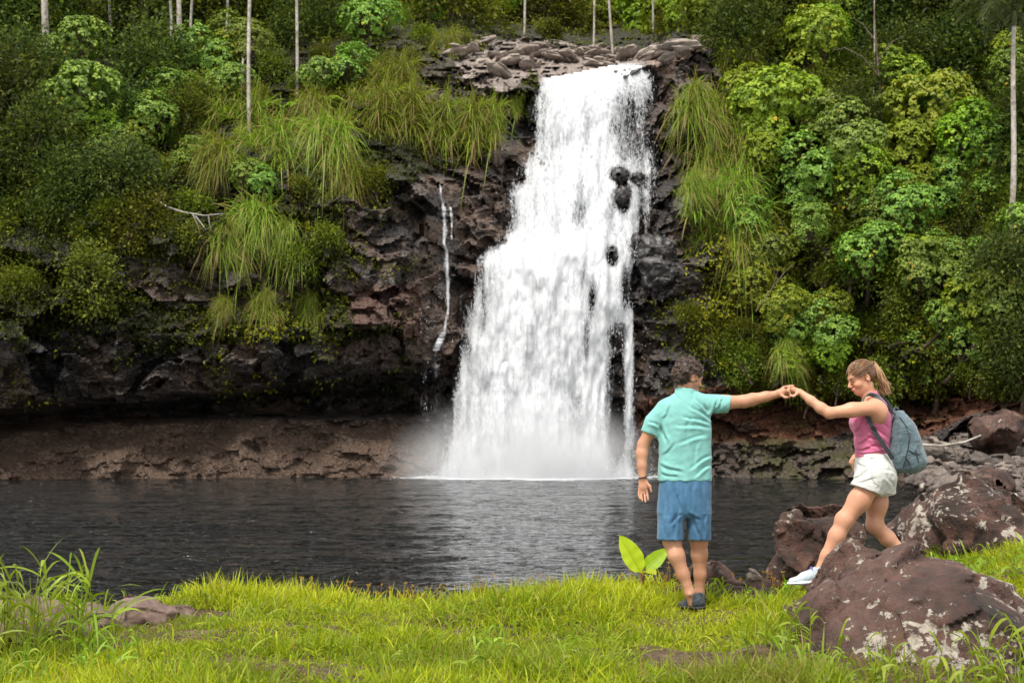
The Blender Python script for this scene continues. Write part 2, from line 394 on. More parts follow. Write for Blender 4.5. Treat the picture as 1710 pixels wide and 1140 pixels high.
h1 = m.ramp(m.noise(1.7, 3, .62, v, dist=.8), [(.50, 0.), (.82, 1.)]); h2 = m.ramp(m.noise(5.5, 3, .65, v, dist=.5), [(.48, 0.), (.80, 1.)]); h3 = m.noise(.5, 2, .5, v)
hgt = m.math('ADD', m.math('MULTIPLY', h1, 1.6), m.math('MULTIPLY', h2, 1.1)); 
hgt = m.math('MULTIPLY', hgt, m.ramp(h3, [(.35, .7), (.65, 1.25)]))
fm = m.attr('foam'); fz = m.noise(3.5, 8, .75, m.pos((1, .8, 1)))
ff = m.ramp(m.math('ADD', m.math('MULTIPLY', fm, 1.0), m.math('MULTIPLY', m.math('SUBTRACT', fz, .5), 1.6)), [(.42, 0.), (.75, .9)])
wb = m.bsdf((.004, .005, .005), .03, .5, m.bump(hgt, 1.0, .16), IOR=1.333)
fb = m.bsdf((.8, .83, .85), .7, .2)
x = m.n('ShaderNodeMixShader'); m.l(ff, x.inputs[0]); m.l(wb, x.inputs[1]); m.l(fb, x.inputs[2])
MWATER = m.done(x.outputs[0])
tag(mk('water', np.stack([q[:, 0], q[:, 1], wz], -1), grid_faces(*A2.shape), MWATER, None, True, {'foam': foam}), kind='structure')
print('water', time.time() - T0)
# ================================================================= WATERFALL
fl_py = np.array([104, 118, 135, 160, 200, 250, 285, 320, 380, 400, 430, 480, 560, 640, 720, 770, 800])
fl_xl = np.array([914, 907, 902, 897, 893, 889, 864, 852, 850, 836, 804, 793, 776, 762, 750, 742, 730])
fl_xr = np.array([1078, 1090, 1093, 1091, 1090, 1092, 1096, 1090, 1078, 1072, 1072, 1068, 1060, 1058, 1056, 1054, 1060])
fl_y  = np.array([67.2, 66.3, 65.6, 65.2, 64.8, 64.3, 63.6, 62.6, 61.9, 61.4, 60.6, 60.2, 59.9, 59.7, 59.5, 59.4, 59.3])
FY2 = np.linspace(100, 812, 300); FD2 = np.convolve(np.pad(np.interp(FY2, fl_py, fl_y), 9, 'edge'), np.hanning(19) / np.hanning(19).sum(), 'valid')
def lip(x): return 132 - 24 * sst(900, 1060, x)
def blob(x, y, cx_, cy_, rx, ry, p=1.): return np.exp(-(((x - cx_) / rx) ** 2 + ((y - cy_) / ry) ** 2) ** p)
def fall_density(x, y):
    L_ = np.interp(y, fl_py, fl_xl); R_ = np.interp(y, fl_py, fl_xr)
    e = np.minimum(x - L_, R_ - x)
    e = e + 16 * (fbm(np.stack([np.ravel(x) / 9, np.ravel(y) / 60, 0 * np.ravel(x)], -1), 3, 490).reshape(np.shape(x)) - .5)
    d = .70 * sst(-14, 22, e) + .22 * sst(8, 70, e) + .08 * sst(420, 520, y)
    d = d - .50 * blob(x, y, 1052, 215, 36, 75, 2) - .14 * blob(x, y, 985, 225, 22, 60) - .13 * blob(x, y, 910, 240, 18, 50)
    d = d - .32 * blob(x, y, 975, 345, 13, 45) - .25 * blob(x, y, 962, 365, 14, 25)
    d = d - .95 * blob(x, y, 1033, 292, 18, 13, 2) - .9 * blob(x, y, 1066, 299, 13, 10, 2) - .95 * blob(x, y, 1040, 328, 15, 28, 2)
    d = d - .45 * blob(x, y, 1020, 360, 8, 40) - .5 * blob(x, y, 1071, 360, 5, 50) - .4 * blob(x, y, 872, 300, 11, 12)
    d = d - .75 * blob(x, y, 1022, 427, 12, 19, 2) - .55 * blob(x, y, 1050, 480, 14, 40, 2) - .5 * blob(x, y, 1064, 470, 9, 60)
    d = d - .55 * blob(x, y, 990, 495, 9, 32) - .35 * blob(x, y, 980, 560, 10, 40) - .72 * blob(x, y, 1030, 660, 20, 112, 2) - .3 * blob(x, y, 1030, 560, 22, 20, 2)
    d = d - .25 * blob(x, y, 965, 680, 16, 55) - .20 * blob(x, y, 815, 520, 24, 60) - .22 * blob(x, y, 792, 700, 26, 60) - .12 * blob(x, y, 900, 590, 20, 90)
    d = d - .35 * blob(x, y, 1030, 750, 24, 48, 2) - .20 * sst(.52, .72, fbm(np.stack([np.ravel(x) / 13, np.ravel(y) / 170, 0 * np.ravel(x)], -1), 3, 495).reshape(np.shape(x))) * sst(400, 470, y) * sst(790, 720, y)
    d = d + .60 * blob(x, y, 1050, 640, 7, 120) - .2 * blob(x, y, 1062, 560, 6, 60) + .25 * blob(x, y, 1055, 420, 10, 30) + .2 * blob(x, y, 900, 440, 90, 30) + .3 * blob(x, y, 900, 775, 150, 25)
    return d
m = MT('white_water')
dn = m.attr('dens'); sd_ = m.attr('layer')
cmb = m.n('ShaderNodeTexCoord'); add = m.n('ShaderNodeVectorMath', operation='ADD'); cx3 = m.n('ShaderNodeCombineXYZ')
m.l(m.math('MULTIPLY', sd_, 37.0), cx3.inputs[0]); m.l(m.math('MULTIPLY', sd_, 13.0), cx3.inputs[2]); m.l(cmb.outputs['Object'], add.inputs[0]); m.l(cx3.outputs[0], add.inputs[1])
def fmap(sc):
    x = m.n('ShaderNodeMapping'); x.inputs['Scale'].default_value = sc; m.l(add.outputs[0], x.inputs[0]); return x.outputs[0]
a1 = m.noise(2.6, 5, .6, fmap((1, .4, .095)), dist=.25)
a2 = m.noise(11, 5, .8, fmap((1, .4, .24)), dist=.2)
a3 = m.noise(1.1, 3, .5, fmap((1, .4, .5)))
sep = m.n('ShaderNodeSeparateXYZ'); m.l(cmb.outputs['Object'], sep.inputs[0]); up_ = m.n('ShaderNodeMapRange'); up_.interpolation_type = 'SMOOTHSTEP'; m.l(sep.outputs[2], up_.inputs[0])
for i_, v_ in ((1, 7.0), (2, 13.0), (3, 1.15), (4, 2.0)): up_.inputs[i_].default_value = v_
s_ = m.math('ADD', m.math('MULTIPLY', m.math('SUBTRACT', a1, .5), 1.1), m.math('MULTIPLY', m.math('SUBTRACT', a2, .5), up_.outputs[0]))
s_ = m.math('ADD', s_, m.math('MULTIPLY', m.math('SUBTRACT', a3, .5), .6))
al = m.ramp(m.math('ADD', dn, s_), [(.30, 0.), (.52, .5), (.80, .95)])
bb = m.n('ShaderNodeBsdfDiffuse'); bb.inputs[0].default_value = (.67, .69, .715, 1)
m.l(m.bump(m.math('ADD', a1, m.math('MULTIPLY', a2, .5)), .26, .18), bb.inputs['Normal'])
tr = m.n('ShaderNodeBsdfTranslucent'); tr.inputs[0].default_value = (.93, .95, .97, 1)
x1 = m.n('ShaderNodeMixShader'); x1.inputs[0].default_value = .22; m.l(bb.outputs[0], x1.inputs[1]); m.l(tr.outputs[0], x1.inputs[2])
tp = m.n('ShaderNodeBsdfTransparent'); x2 = m.n('ShaderNodeMixShader'); m.l(al, x2.inputs[0]); m.l(tp.outputs[0], x2.inputs[1]); m.l(x1.outputs[0], x2.inputs[2])
MFALL = m.done(x2.outputs[0])
Vs, Fs, Ds, Ls = [], [], [], []; nv = 0
for k, (dy_, dens_) in enumerate(((0.0, .02), (-.30, -.12), (-.62, -.22))):
    fx = np.arange(700, 1118, 2.5); fy = np.arange(100, 812, 3.0)
    A3, B3 = np.meshgrid(fx, fy)
    q0 = np.stack([A3.ravel() / 30, B3.ravel() / 300, np.full(A3.size, k * 3.)], -1); yy = np.interp(B3 + 90 * (fbm(q0, 3, 480).reshape(A3.shape) - .5) * sst(200, 300, B3), FY2, FD2)
    q3 = np.stack([A3.ravel() / 22, B3.ravel() / 70, np.full(A3.size, k * 5.)], -1)
    bul = (fbm(q3, 4, 400 + k) - .5).reshape(A3.shape)
    bul2 = (fbm(q3 * 3, 3, 440 + k) - .5).reshape(A3.shape)
    ctr = (np.interp(B3, fl_py, fl_xl) + np.interp(B3, fl_py, fl_xr)) / 2; hw = (np.interp(B3, fl_py, fl_xr) - np.interp(B3, fl_py, fl_xl)) / 2
    rnd_ = np.clip((A3 - ctr) / hw, -1.3, 1.3) ** 2 * .8
    fly = yy + dy_ * sst(110, 190, B3) - bul * 1.0 * sst(120, 250, B3) - bul2 * .3 * sst(120, 180, B3) + rnd_
    cly = cliffY(A3, B3)
    V = P(A3, B3, fly).reshape(-1, 3)
    D = fall_density(A3, B3) + dens_
    D = np.where(B3 < lip(A3) - 4, -2, D)
    keep = (D.reshape(A3.shape)[:-1, :-1] > -.6)
    Vs.append(V); Fs.append(grid_faces(*A3.shape, mask=keep) + nv); Ds.append(D.ravel()); Ls.append(np.full(A3.size, float(k))); nv += len(V)
# loose threads and drops thrown off the sheet
r = RS(5); nd = 15000
dx_ = r.uniform(700, 1112, nd * 4); dyy = r.uniform(118, 800, nd * 4)
dd = fall_density(dx_, dyy); w_ = np.exp(-((dd - .42) / .17) ** 2) * (dyy > lip(dx_)); kp = r.rand(len(w_)) < w_ * .8
dx_, dyy = dx_[kp][:nd], dyy[kp][:nd]; n_ = len(dx_)
c_ = P(dx_, dyy, np.interp(dyy, fl_py, fl_y) - r.uniform(.3, 1.6, n_))
sz = r.uniform(.006, .016, n_); ln = sz * r.uniform(2, 7, n_)
base = np.array([[1, 0, 0], [-.5, .87, 0], [-.5, -.87, 0], [0, 0, 1.], [0, 0, -1.]])
Vd = c_[:, None] + base[None] * np.stack([sz, sz, ln], -1)[:, None]
fd = np.array([[0, 1, 3], [1, 2, 3], [2, 0, 3], [1, 0, 4], [2, 1, 4], [0, 2, 4]])
Fd = (np.arange(n_)[:, None, None] * 5 + fd[None]).reshape(-1, 3) + nv
ns = 9000; sx_ = r.normal(895, 75, ns); szp = np.abs(r.normal(0, .45, ns)) ** 1.3 * np.exp(-((sx_ - 895) / 130) ** 2)
cs = P(sx_, 796, 59.2 - np.abs(r.normal(0, .7, ns))); cs[:, 2] = .02 + szp * 1.2; s2 = r.uniform(.008, .03, ns)
Vd = np.vstack([Vd, cs[:, None] + base[None] * np.stack([s2, s2, s2], -1)[:, None]]); n_ += ns; Fd = (np.arange(n_)[:, None, None] * 5 + fd[None]).reshape(-1, 3) + nv
Vs.append(Vd.reshape(-1, 3)); Ds.append(np.full(n_ * 5, 3.)); Ls.append(np.zeros(n_ * 5))
wf = mk('waterfall', np.vstack(Vs), [np.vstack(Fs)[:, ::-1], Fd], MFALL, None, True, {'dens': np.concatenate(Ds), 'layer': np.concatenate(Ls)})
tag(wf, 'broad white main waterfall plunging over the cliff into the pool', 'waterfall', kind='structure')
# thin side cascade
sx = np.array([[735, 308], [737, 330], [742, 350], [743, 385], [741, 405], [746, 420], [748, 470], [748, 520], [741, 560], [734, 578], [727, 590]])
Vs, Fs, Ds = [], [], []; nv = 0
def ribbon(pts, wd, dens, off):
    global nv
    pts = np.asarray(pts, float); t = np.linspace(0, len(pts) - 1, 140); ii = np.arange(len(pts))
    xx = np.interp(t, ii, pts[:, 0]); yy = np.interp(t, ii, pts[:, 1]); w = np.interp(np.linspace(0, 1, 140), np.linspace(0, 1, len(wd)), wd)
    s = np.linspace(-1, 1, 7); AX = xx[:, None] + s[None] * w[:, None]; AY = np.repeat(yy[:, None], 7, 1)
    p, n = cliff_at(AX.ravel(), AY.ravel()); Yy = p[:, 1].reshape(AX.shape)
    Yy = np.minimum.accumulate(Yy[::-1], 0)[::-1] if False else Yy
    Yy = np.minimum(Yy, Yy.mean(1)[:, None]) - off
    ker = np.ones(9) / 9; Ym = np.convolve(np.pad(Yy.min(1), 4, 'edge'), ker, 'valid'); Yy = np.minimum(Yy, Ym[:, None] - .05)
    V = P(AX, AY, Yy - .05 * (1 - s[None] ** 2)).reshape(-1, 3); Vs.append(V); Fs.append(grid_faces(140, 7) + nv); nv += len(V)
    D = (dens - .55 * np.abs(s[None]) ** 1.5) * np.ones((140, 1)); Ds.append(D.ravel())
ribbon(sx[:9], [2.5, 4, 5, 5, 3, 4, 5, 4, 4], .62, .12)
ribbon([[741, 555], [732, 575], [728, 585]], [5, 7, 6], .95, .2)
ribbon([[729, 580], [729, 610], [728, 650], [727, 690]], [9, 14, 15, 14], .33, .6)
ribbon([[752, 345], [755, 370], [754, 400]], [2.5, 3, 2], .6, .12)
ribbon([[744, 430], [738, 480], [736, 540]], [3, 6, 8], .25, .15)
sc_ = mk('side_waterfall', np.vstack(Vs), np.vstack(Fs), MFALL, None, True, {'dens': np.concatenate(Ds), 'layer': np.full(nv, 1.7)})
tag(sc_, 'thin trickle of white water running down the rock left of the main fall', 'waterfall', kind='structure')
print('falls', time.time() - T0)
# mist at the foot of the fall
m = MT('mist'); 
tc_ = m.n('ShaderNodeTexCoord'); gr = m.n('ShaderNodeVectorMath', operation='LENGTH'); m.l(tc_.outputs['Object'], gr.inputs[0])
g1 = m.math('SUBTRACT', 1.0, gr.outputs['Value'], clamp=True)
g1 = m.math('POWER', g1, 1.6)
nn = m.noise(.45, 4, .6, m.pos((7, 3, 3)))
den = m.math('MULTIPLY', m.math('MULTIPLY', g1, m.ramp(nn, [(.35, .15), (.65, 1.)])), 2.6)
pv = m.n('ShaderNodeVolumePrincipled'); pv.inputs['Color'].default_value = (.97, .98, 1, 1); m.l(den, pv.inputs['Density']); pv.inputs['Anisotropy'].default_value = .1
m.l(pv.outputs[0], m.out.inputs['Volume'])
import bmesh
bm = bmesh.new(); bmesh.ops.create_icosphere(bm, subdivisions=3, radius=1.0)
me = bpy.data.meshes.new('mist'); bm.to_mesh(me); bm.free(); me.materials.append(m.m)
mo = bpy.data.objects.new('mist', me); COL.objects.link(mo); mo.location = (.5, 58.1, .2); mo.scale = (6.2, 2.5, 3.6)
tag(mo, 'white spray mist rising where the waterfall hits the pool', kind='stuff')
# ================================================================= VEGETATION
def nrm(a): return a / (np.linalg.norm(a, axis=-1, keepdims=True) + 1e-9)
def leafset(c, d, nn, ln, wd, broad=False, curl=.15):
    """many leaves at once: base c, direction d, normal nn -> V,F"""
    d = nrm(d); s = nrm(np.cross(d, nn)); nn = np.cross(s, d)
    ln = np.asarray(ln)[:, None]; wd = np.asarray(wd)[:, None]; n = len(c)
    if broad:
        V = np.stack([c, c + d * ln * .22 + s * wd * .5 + nn * wd * .10, c + d * ln * .62 + s * wd * .36 + nn * wd * .02, c + d * ln - nn * ln * curl,
                      c + d * ln * .62 - s * wd * .36 + nn * wd * .02, c + d * ln * .22 - s * wd * .5 + nn * wd * .10], 1)
        f = np.array([[0, 1, 2, 3], [0, 3, 4, 5]])
        F = (np.arange(n)[:, None, None] * 6 + f[None]).reshape(-1, 4); k = 6
    else:
        V = np.stack([c, c + d * ln * .45 + s * wd * .5 + nn * wd * .15, c + d * ln - nn * ln * curl, c + d * ln * .45 - s * wd * .5 + nn * wd * .15], 1)
        f = np.array([[0, 1, 2], [0, 2, 3]])
        F = (np.arange(n)[:, None, None] * 4 + f[None]).reshape(-1, 3); k = 4
    return V.reshape(-1, 3), F, k
def rdir(r, n):
    return nrm(r.normal(size=(n, 3)))
MK = leafmat('broad_leaf', (.085, .15, .018), (.18, .285, .030), (.33, .46, .065), .35, .5, (.55, .38, .02))
MKR = leafmat('broad_leaf_yellowish', (.12, .20, .014), (.26, .38, .020), (.42, .54, .04), .4, .45, (.6, .40, .02))
MS = leafmat('small_leaf', (.04, .058, .008), (.12, .155, .016), (.28, .32, .03), .45, .25, (.16, .12, .02))
MD = leafmat('shaded_dark_leaf', (.020, .036, .009), (.055, .085, .018), (.17, .21, .04), .42, .15)  # dark leaf green; shade of the left slope is put into this colour
MC_ = leafmat('cover_leaf', (.022, .030, .004), (.14, .17, .010), (.38, .41, .02), .48, .25, (.20, .13, .02))
MG = leafmat('hanging_grass', (.38, .26, .11), (.17, .27, .022), (.34, .46, .035), .35, .25)
MPALM = leafmat('palm_leaf', (.02, .04, .01), (.06, .10, .018), (.16, .20, .04), .35, .5)
m = MT('trunk_bark'); v = m.pos((1, 1, 1)); t_ = m.noise(5, 6, .7, v); MBARK = m.done(m.bsdf(m.ramp(t_, [(.35, (.05, .035, .025)), (.65, (.17, .13, .10))]), .9, .2, m.bump(t_, .6, .05)))
m = MT('pale_bark'); v = m.pos((1, 1, 1)); t_ = m.noise(2.5, 6, .75, v); MPALE = m.done(m.bsdf(m.ramp(t_, [(.30, (.07, .055, .04)), (.5, (.34, .31, .27)), (.7, (.55, .52, .47))]), .85, .2, m.bump(t_, .5, .03)))
MDEAD = leafmat('dead_frond', (.16, .08, .045), (.24, .13, .075), (.34, .2, .11), .25, .2)
def lobes(r, n, R, flat=.85):
    c = rdir(r, n) * r.uniform(.35, .75, (n, 1)) * R; c[:, 2] *= flat
    return c, r.uniform(.38, .62, n) * R
def crown_points(r, n, R, nl=9, up=.25, flat=.85):
    """points on the outside of a lumpy crown + outward direction"""
    lc, lr = lobes(r, nl, R, flat); k = r.randint(0, nl, n * 3); d = nrm(rdir(r, n * 3) + np.array([0, 0, up]))
    p = lc[k] + d * lr[k][:, None] * r.uniform(.8, 1.05, (n * 3, 1))
    dd = np.linalg.norm(p[:, None] - lc[None], axis=2) / lr[None]; ok = dd.min(1) > .78
    p, d = p[ok][:n], d[ok][:n]
    return p, nrm(d + nrm(p) * .6), lc, lr
def limbs(mb, r, lc, base, r0=.09):
    for q in lc:
        mid = base * .45 + q * .55 + r.normal(size=3) * .12; mid[2] -= .15
        t = np.linspace(0, 1, 8)[:, None]
        pts = (1 - t) ** 2 * base + 2 * t * (1 - t) * mid + t * t * q
        mb.tube(pts, np.linspace(r0, r0 * .25, 8), 6, caps=False)
def broad_tree(seed, R=1.7, nros=430, mat=None, ls=.175, name='broadleaf_tree'):
    r = RS(seed); root = thing(name, 'x', 'tree')
    p, d, lc, lr = crown_points(r, nros, R, 10, .35, .9)
    k = 8; n = len(p) * k
    ax = nrm(d + np.array([0, 0, .55])); P0 = np.repeat(p, k, 0); AX = np.repeat(ax, k, 0)
    side = nrm(np.cross(AX, rdir(r, n))); dr = nrm(side + AX * r.uniform(-.35, .35, (n, 1)) + np.array([0, 0, -.25]))
    ln = ls * r.uniform(.6, 1.15, n); ton = np.clip(np.repeat(r.uniform(.12, .85, len(p)), k) + r.normal(size=n) * .13, 0, .93)
    ton = np.where(r.rand(n) < .006, 1., ton)
    V, F, kk = leafset(P0 + dr * .04, dr, AX + r.normal(size=(n, 3)) * .2, ln, ln * .85, True, .25)
    mk('crown', V, F, mat or MK, root, False, {'tone': np.repeat(ton, kk)})
    mb = MB(); limbs(mb, r, lc, np.array([0, .7, -R * .8])); mb.tube([[0, 2.2, -R * 1.3], [.03, 1.4, -R * 1.1], [0, .7, -R * .8]], [.14, .12, .1], 8)
    mb.build('trunk', MBARK, root); return root
def leafy(seed, R, nsp, mat, ls=.13, nl=9, name='shrub', per=7, aspect=.5, trunk=True, flat=.85, up=.2, jit=.22, th=0):
    r = RS(seed); root = thing(name, 'x', 'shrub')
    p, d, lc, lr = crown_points(r, nsp, R, nl, up, flat)
    n = len(p) * per; P0 = np.repeat(p, per, 0) + r.normal(size=(n, 3)) * jit * R * .5
    D = nrm(np.repeat(d, per, 0) + rdir(r, n) * .9 + np.array([0, 0, -.1]))
    ln = ls * r.uniform(.6, 1.3, n); ton = np.clip(np.repeat(r.uniform(.1, .85, len(p)), per) + r.normal(size=n) * .15, 0, .93)
    ton = np.where(r.rand(n) < .01, 1., ton)
    V, F, kk = leafset(P0, D, np.array([0, -.3, 1.]) + rdir(r, n) * .6, ln, ln * aspect, False, .15)
    mk('crown' if trunk else 'foliage', V, F, mat, root, False, {'tone': np.repeat(ton, kk)})
    mb = MB(); b = np.array([0, .3, -R * (1.0 if not th else .9)]); limbs(mb, r, lc, b, .05 * (1 + th)); mb.tube([b + np.array([0, .05, -R * (.6 + th * 2.5)]), b + np.array([.05, 0, -.4 * R]), b], [.07 * (1 + th), .06 * (1 + th), .05 * (1 + th)], 7)
    mb.build('trunk' if th else 'stem', MBARK, root); return root
def blades(mb, r, base, d0, ln, wd, droop, seg=5, tone=None):
    """arching grass blades: base (n,3), start direction d0 (n,3)"""
    n = len(base); t = np.linspace(0, 1, seg + 1)
    side = nrm(np.cross(d0, rdir(r, n)) + 1e-6)
    pts = base[:, None] + d0[:, None] * (ln[:, None] * t[None])[..., None] + np.array([0, 0, -1.]) * (droop[:, None] * ln[:, None] * t[None] ** 2)[..., None]
    w = wd[:, None] * np.array([.7] + [1.0] * (seg - 2) + [.6, .06])[None]
    Lf = pts - side[:, None] * w[..., None] * .5; Rt = pts + side[:, None] * w[..., None] * .5
    V = np.stack([Lf, Rt], 2).reshape(n, -1, 3); k = 2 * (seg + 1)
    i = np.arange(seg) * 2; f = np.stack([i, i + 1, i + 3, i + 2], -1)
    F = (np.arange(n)[:, None, None] * k + f[None]).reshape(-1, 4)
    tv = np.repeat(tone, k) if tone.ndim == 1 else np.repeat(tone, 2, axis=1).ravel()
    mb.add(V.reshape(-1, 3), F, tv)
def nrm_p(a): return a / a.sum()
def hanging(seed, n=900, W_=1.2, H_=1.7, ln=1.35, name='tussock'):
    r = RS(seed); ln = ln * (1.0 if seed == 61 else 1.35); mb = MB(); ncl = 7; cxs = r.uniform(-1, 1, ncl) * W_ * .75; cid = r.choice(ncl, n, p=nrm_p(r.uniform(.2, 1, ncl))); b = np.stack([cxs[cid] + r.normal(size=n) * W_ * .13, r.uniform(.2, .5, n), (np.sin(cid * 2.4) * .45 + r.normal(size=n) * .12) * H_], -1); ln = ln * (.65 + .5 * np.abs(np.sin(cid * 1.7 + seed)))
    d = nrm(np.stack([r.normal(size=n) * .35 + b[:, 0] * .25, -r.uniform(.1, 1.0, n), r.uniform(-.1, 1.7, n) * (1.5 if seed == 61 else 1)], -1) + r.normal(size=(n, 3)) * .18)
    L_ = ln * r.uniform(.5, 1.15, n); ti = np.clip(r.normal(.62, .16, n), .38, .93)
    t = np.linspace(0, 1, 7)[None]; straw = (r.rand(n) < .28)[:, None]
    tone = np.where(straw, np.clip(.35 - t * .35, 0, 1), ti[:, None] - .22 * t ** 4)
    blades(mb, r, b, d, L_, r.uniform(.018, .034, n), r.uniform(.25, 1.7, n) * (.7 if seed == 61 else 1), 6, tone)
    o = mb.build(name, MG, None, False); o['label'] = 'x'; o['category'] = 'tussock'; return o
def frond(r, ln, rise, az, nlf=26, lw=.5, w=.05, droop=1.0, tone=.5):
    t = np.linspace(0, 1, 12); h = np.array([math.cos(az), math.sin(az), 0]); z = rise * t * ln - droop * ln * .75 * t ** 2.2
    pts = h[None] * (t * ln * .85)[:, None] + np.array([0, 0, 1.]) * z[:, None]
    u = np.linspace(.12, 1, nlf); ii = np.arange(12) / 11
    b = np.stack([np.interp(u, ii, pts[:, a]) for a in range(3)], -1); sd2 = np.cross(h, [0, 0, 1.])
    l_ = lw * np.sin(np.pi * np.clip(u * .85 + .12, 0, 1)) ** .6
    B = np.vstack([b, b]); D = np.vstack([sd2 + h * .55 + np.array([0, 0, -.35]) + r.normal(size=(nlf, 3)) * .12, -sd2 + h * .55 + np.array([0, 0, -.35]) + r.normal(size=(nlf, 3)) * .12])
    V, F, k = leafset(B, D, np.array([0, 0, 1.]) + np.zeros_like(B), np.tile(l_, 2), np.full(2 * nlf, w), False, .3)
    return pts, V, F, k
def palm(seed, H=12., R=.13, nf=11, fl=2.6, mat=None, name='palm_tree', lean=.02, dead=False, nlf=26):
    r = RS(seed); root = thing(name, 'x', 'palm tree'); t = np.linspace(0, 1, 24)
    t_ = t if seed != 83 else t * 1.6 - .6; pts = np.stack([lean * H * t_ + (.05 + .02 * (seed % 4)) * np.sin(t * 5), .02 * H * t, H * t_], -1); rr = R * (1.25 - .45 * t) * (1 + .05 * np.sin(t * 90))
    mb = MB(); mb.tube(pts, rr, 9); mb.build('trunk', MPALE, root)
    top = pts[-1]; mb = MB(); mb.tube([top, top + [0, 0, .5], top + [0, 0, .9]], [R * .9, R * 1.0, R * .3], 8); mb.build('crownshaft', MPALM if not dead else MDEAD, root)
    mb = MB()
    for k in range(nf):
        az = k * 2.4 + r.uniform(-.2, .2); pt, V, F, kk = frond(r, fl * r.uniform(.8, 1.1), r.uniform(.3, 1.2) if not dead else -.2, az, nlf, fl * .22, .05, r.uniform(.7, 1.3), .5)
        mb.add(V + top + [0, 0, .6], F, np.clip(np.repeat(r.normal(.5, .15, len(V) // kk), kk), 0, .93)); mb.tube(pt + top + [0, 0, .6], np.linspace(.03, .008, 12), 5, .6, False)
    mb.build('fronds', mat or (MDEAD if dead else MPALM), root, False); return root
def fernplant(seed, nf=10, fl=1.3, mat=None, name='tree_fern'):
    r = RS(seed); root = thing(name, 'x', 'fern'); mb = MB()
    for k in range(nf):
        pt, V, F, kk = frond(r, fl * r.uniform(.8, 1.15), r.uniform(.35, .9), k * 2 * math.pi / nf + r.uniform(-.2, .2), 22, fl * .26, .06, 1.0)
        mb.add(V, F, np.clip(np.repeat(r.normal(.75, .12, len(V) // kk), kk), 0, .93)); mb.tube(pt, np.linspace(.02, .006, 12), 4, .5, False)
    mb.build('fronds', mat or MKR, root, False); mb = MB(); mb.tube([[0, .1, -1.2], [0, .05, -.5], [0, 0, .05]], [.09, .08, .07], 7); mb.build('trunk', MBARK, root); return root
# ---- ground cover on the slopes: one mass nobody could count
r = RS(77)
def cover(name, n, dens, ls, mat, label, cat, aspect=.55, thick=.55, tone_shift=0, seed=0):
    r = RS(seed); x = r.uniform(-340, 2050, n * 3); y = r.uniform(-150, 800, n * 3)
    kp = r.rand(n * 3) < dens(x, y); x, y = x[kp][:n], y[kp][:n]; n = len(x)
    p, nn = cliff_at(x, y); p = p + r.normal(size=p.shape) * .07
    hgt = fbm(p * 1.3, 3, 500 + seed); off = np.clip((hgt - .35) * 2.2, .02, 1) * thick * r.uniform(.2, 1.0, n)
    out = nrm(nn + np.array([0, -.6, .5])); c = p + out * off[:, None]
    D = nrm(out * .5 + rdir(r, n) + np.array([0, -.1, -.25])); ln = ls * r.uniform(.5, 1.4, n) * (.8 + .5 * fbm(p * .7, 2, 520))
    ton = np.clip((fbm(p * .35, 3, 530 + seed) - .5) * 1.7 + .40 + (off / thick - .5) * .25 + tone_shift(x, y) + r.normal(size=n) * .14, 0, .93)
    ton = np.where(r.rand(n) < .012, 1., ton)
    V, F, kk = leafset(c, D, np.array([0, -.5, 1.]) + rdir(r, n) * .6, ln, ln * aspect, False, .2)
    return tag(mk(name, V, F, mat, None, False, {'tone': np.repeat(ton, kk)}), label, cat, kind='stuff')
def dens_main(x, y):
    d = vegmask(x, y); q = np.stack([x / 45, y / 45, 0 * x], -1)
    patch = sst(.52, .66, fbm(q, 3, 600)) * .30 * (1 - inpoly(x, y, [(700, 40), (1200, 40), (1095, 480), (1095, 830), (690, 830), (690, 300)])) * (y < 675)
    band = .55 * inpoly(x, y + 25 * (fbm(q * .7, 2, 611) - .5) * 2, [(-350, 470), (0, 490), (180, 500), (400, 512), (560, 510), (600, 540), (560, 572), (380, 570), (200, 560), (0, 575), (-350, 590)])
    rr = .45 * inpoly(x, y, [(1075, 475), (1200, 480), (1260, 640), (1180, 600), (1080, 560)]) * sst(.45, .6, fbm(q * 1.5, 3, 620))
    return np.clip(np.maximum(np.maximum(d, patch), np.maximum(band, rr)), 0, 1)
def tsh(x, y):  # leaf tone by area, with the shade under the left trees put in
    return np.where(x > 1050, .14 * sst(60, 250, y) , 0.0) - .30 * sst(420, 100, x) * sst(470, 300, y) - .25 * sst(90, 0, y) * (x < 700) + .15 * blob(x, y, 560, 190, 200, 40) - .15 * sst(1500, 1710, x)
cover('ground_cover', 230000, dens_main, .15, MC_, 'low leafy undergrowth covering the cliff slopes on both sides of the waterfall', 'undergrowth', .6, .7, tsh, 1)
print('cover', time.time() - T0)
# ---- masters
SUNL, KUK = [], []
kuk = [broad_tree(10 + i, 1.7, 430, MK) for i in range(3)] 
kuy = [broad_tree(20 + i, 1.7, 440, MKR) for i in range(3)]
shr = [leafy(30 + i, 1.1, 420, MS, .19, 7 + 2 * i, 'shrub', 6, .55, True, [.7, 1.1, .85, 1.3][i], .2, [.3, .5, .4, .6][i]) for i in range(4)]
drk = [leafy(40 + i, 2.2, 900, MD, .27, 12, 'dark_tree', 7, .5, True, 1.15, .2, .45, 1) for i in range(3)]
fst = [leafy(50 + i, 3.0, 1100, MS, .26, 13, 'forest_tree', 8, .5, True, 1.0, .2, .2, 1) for i in range(3)]
hng = [hanging(60 + i) for i in range(3)]
frn = [fernplant(70 + i) for i in range(2)]
plm3 = palm(83, 5.6, .10, 13, 3.0)
plm = [palm(80, 12, .095), palm(81, 12, .065, 10, 2.3), palm(82, 9, .16, 14, 2.2, dead=True)]
used = set()
cnt = RS(9)
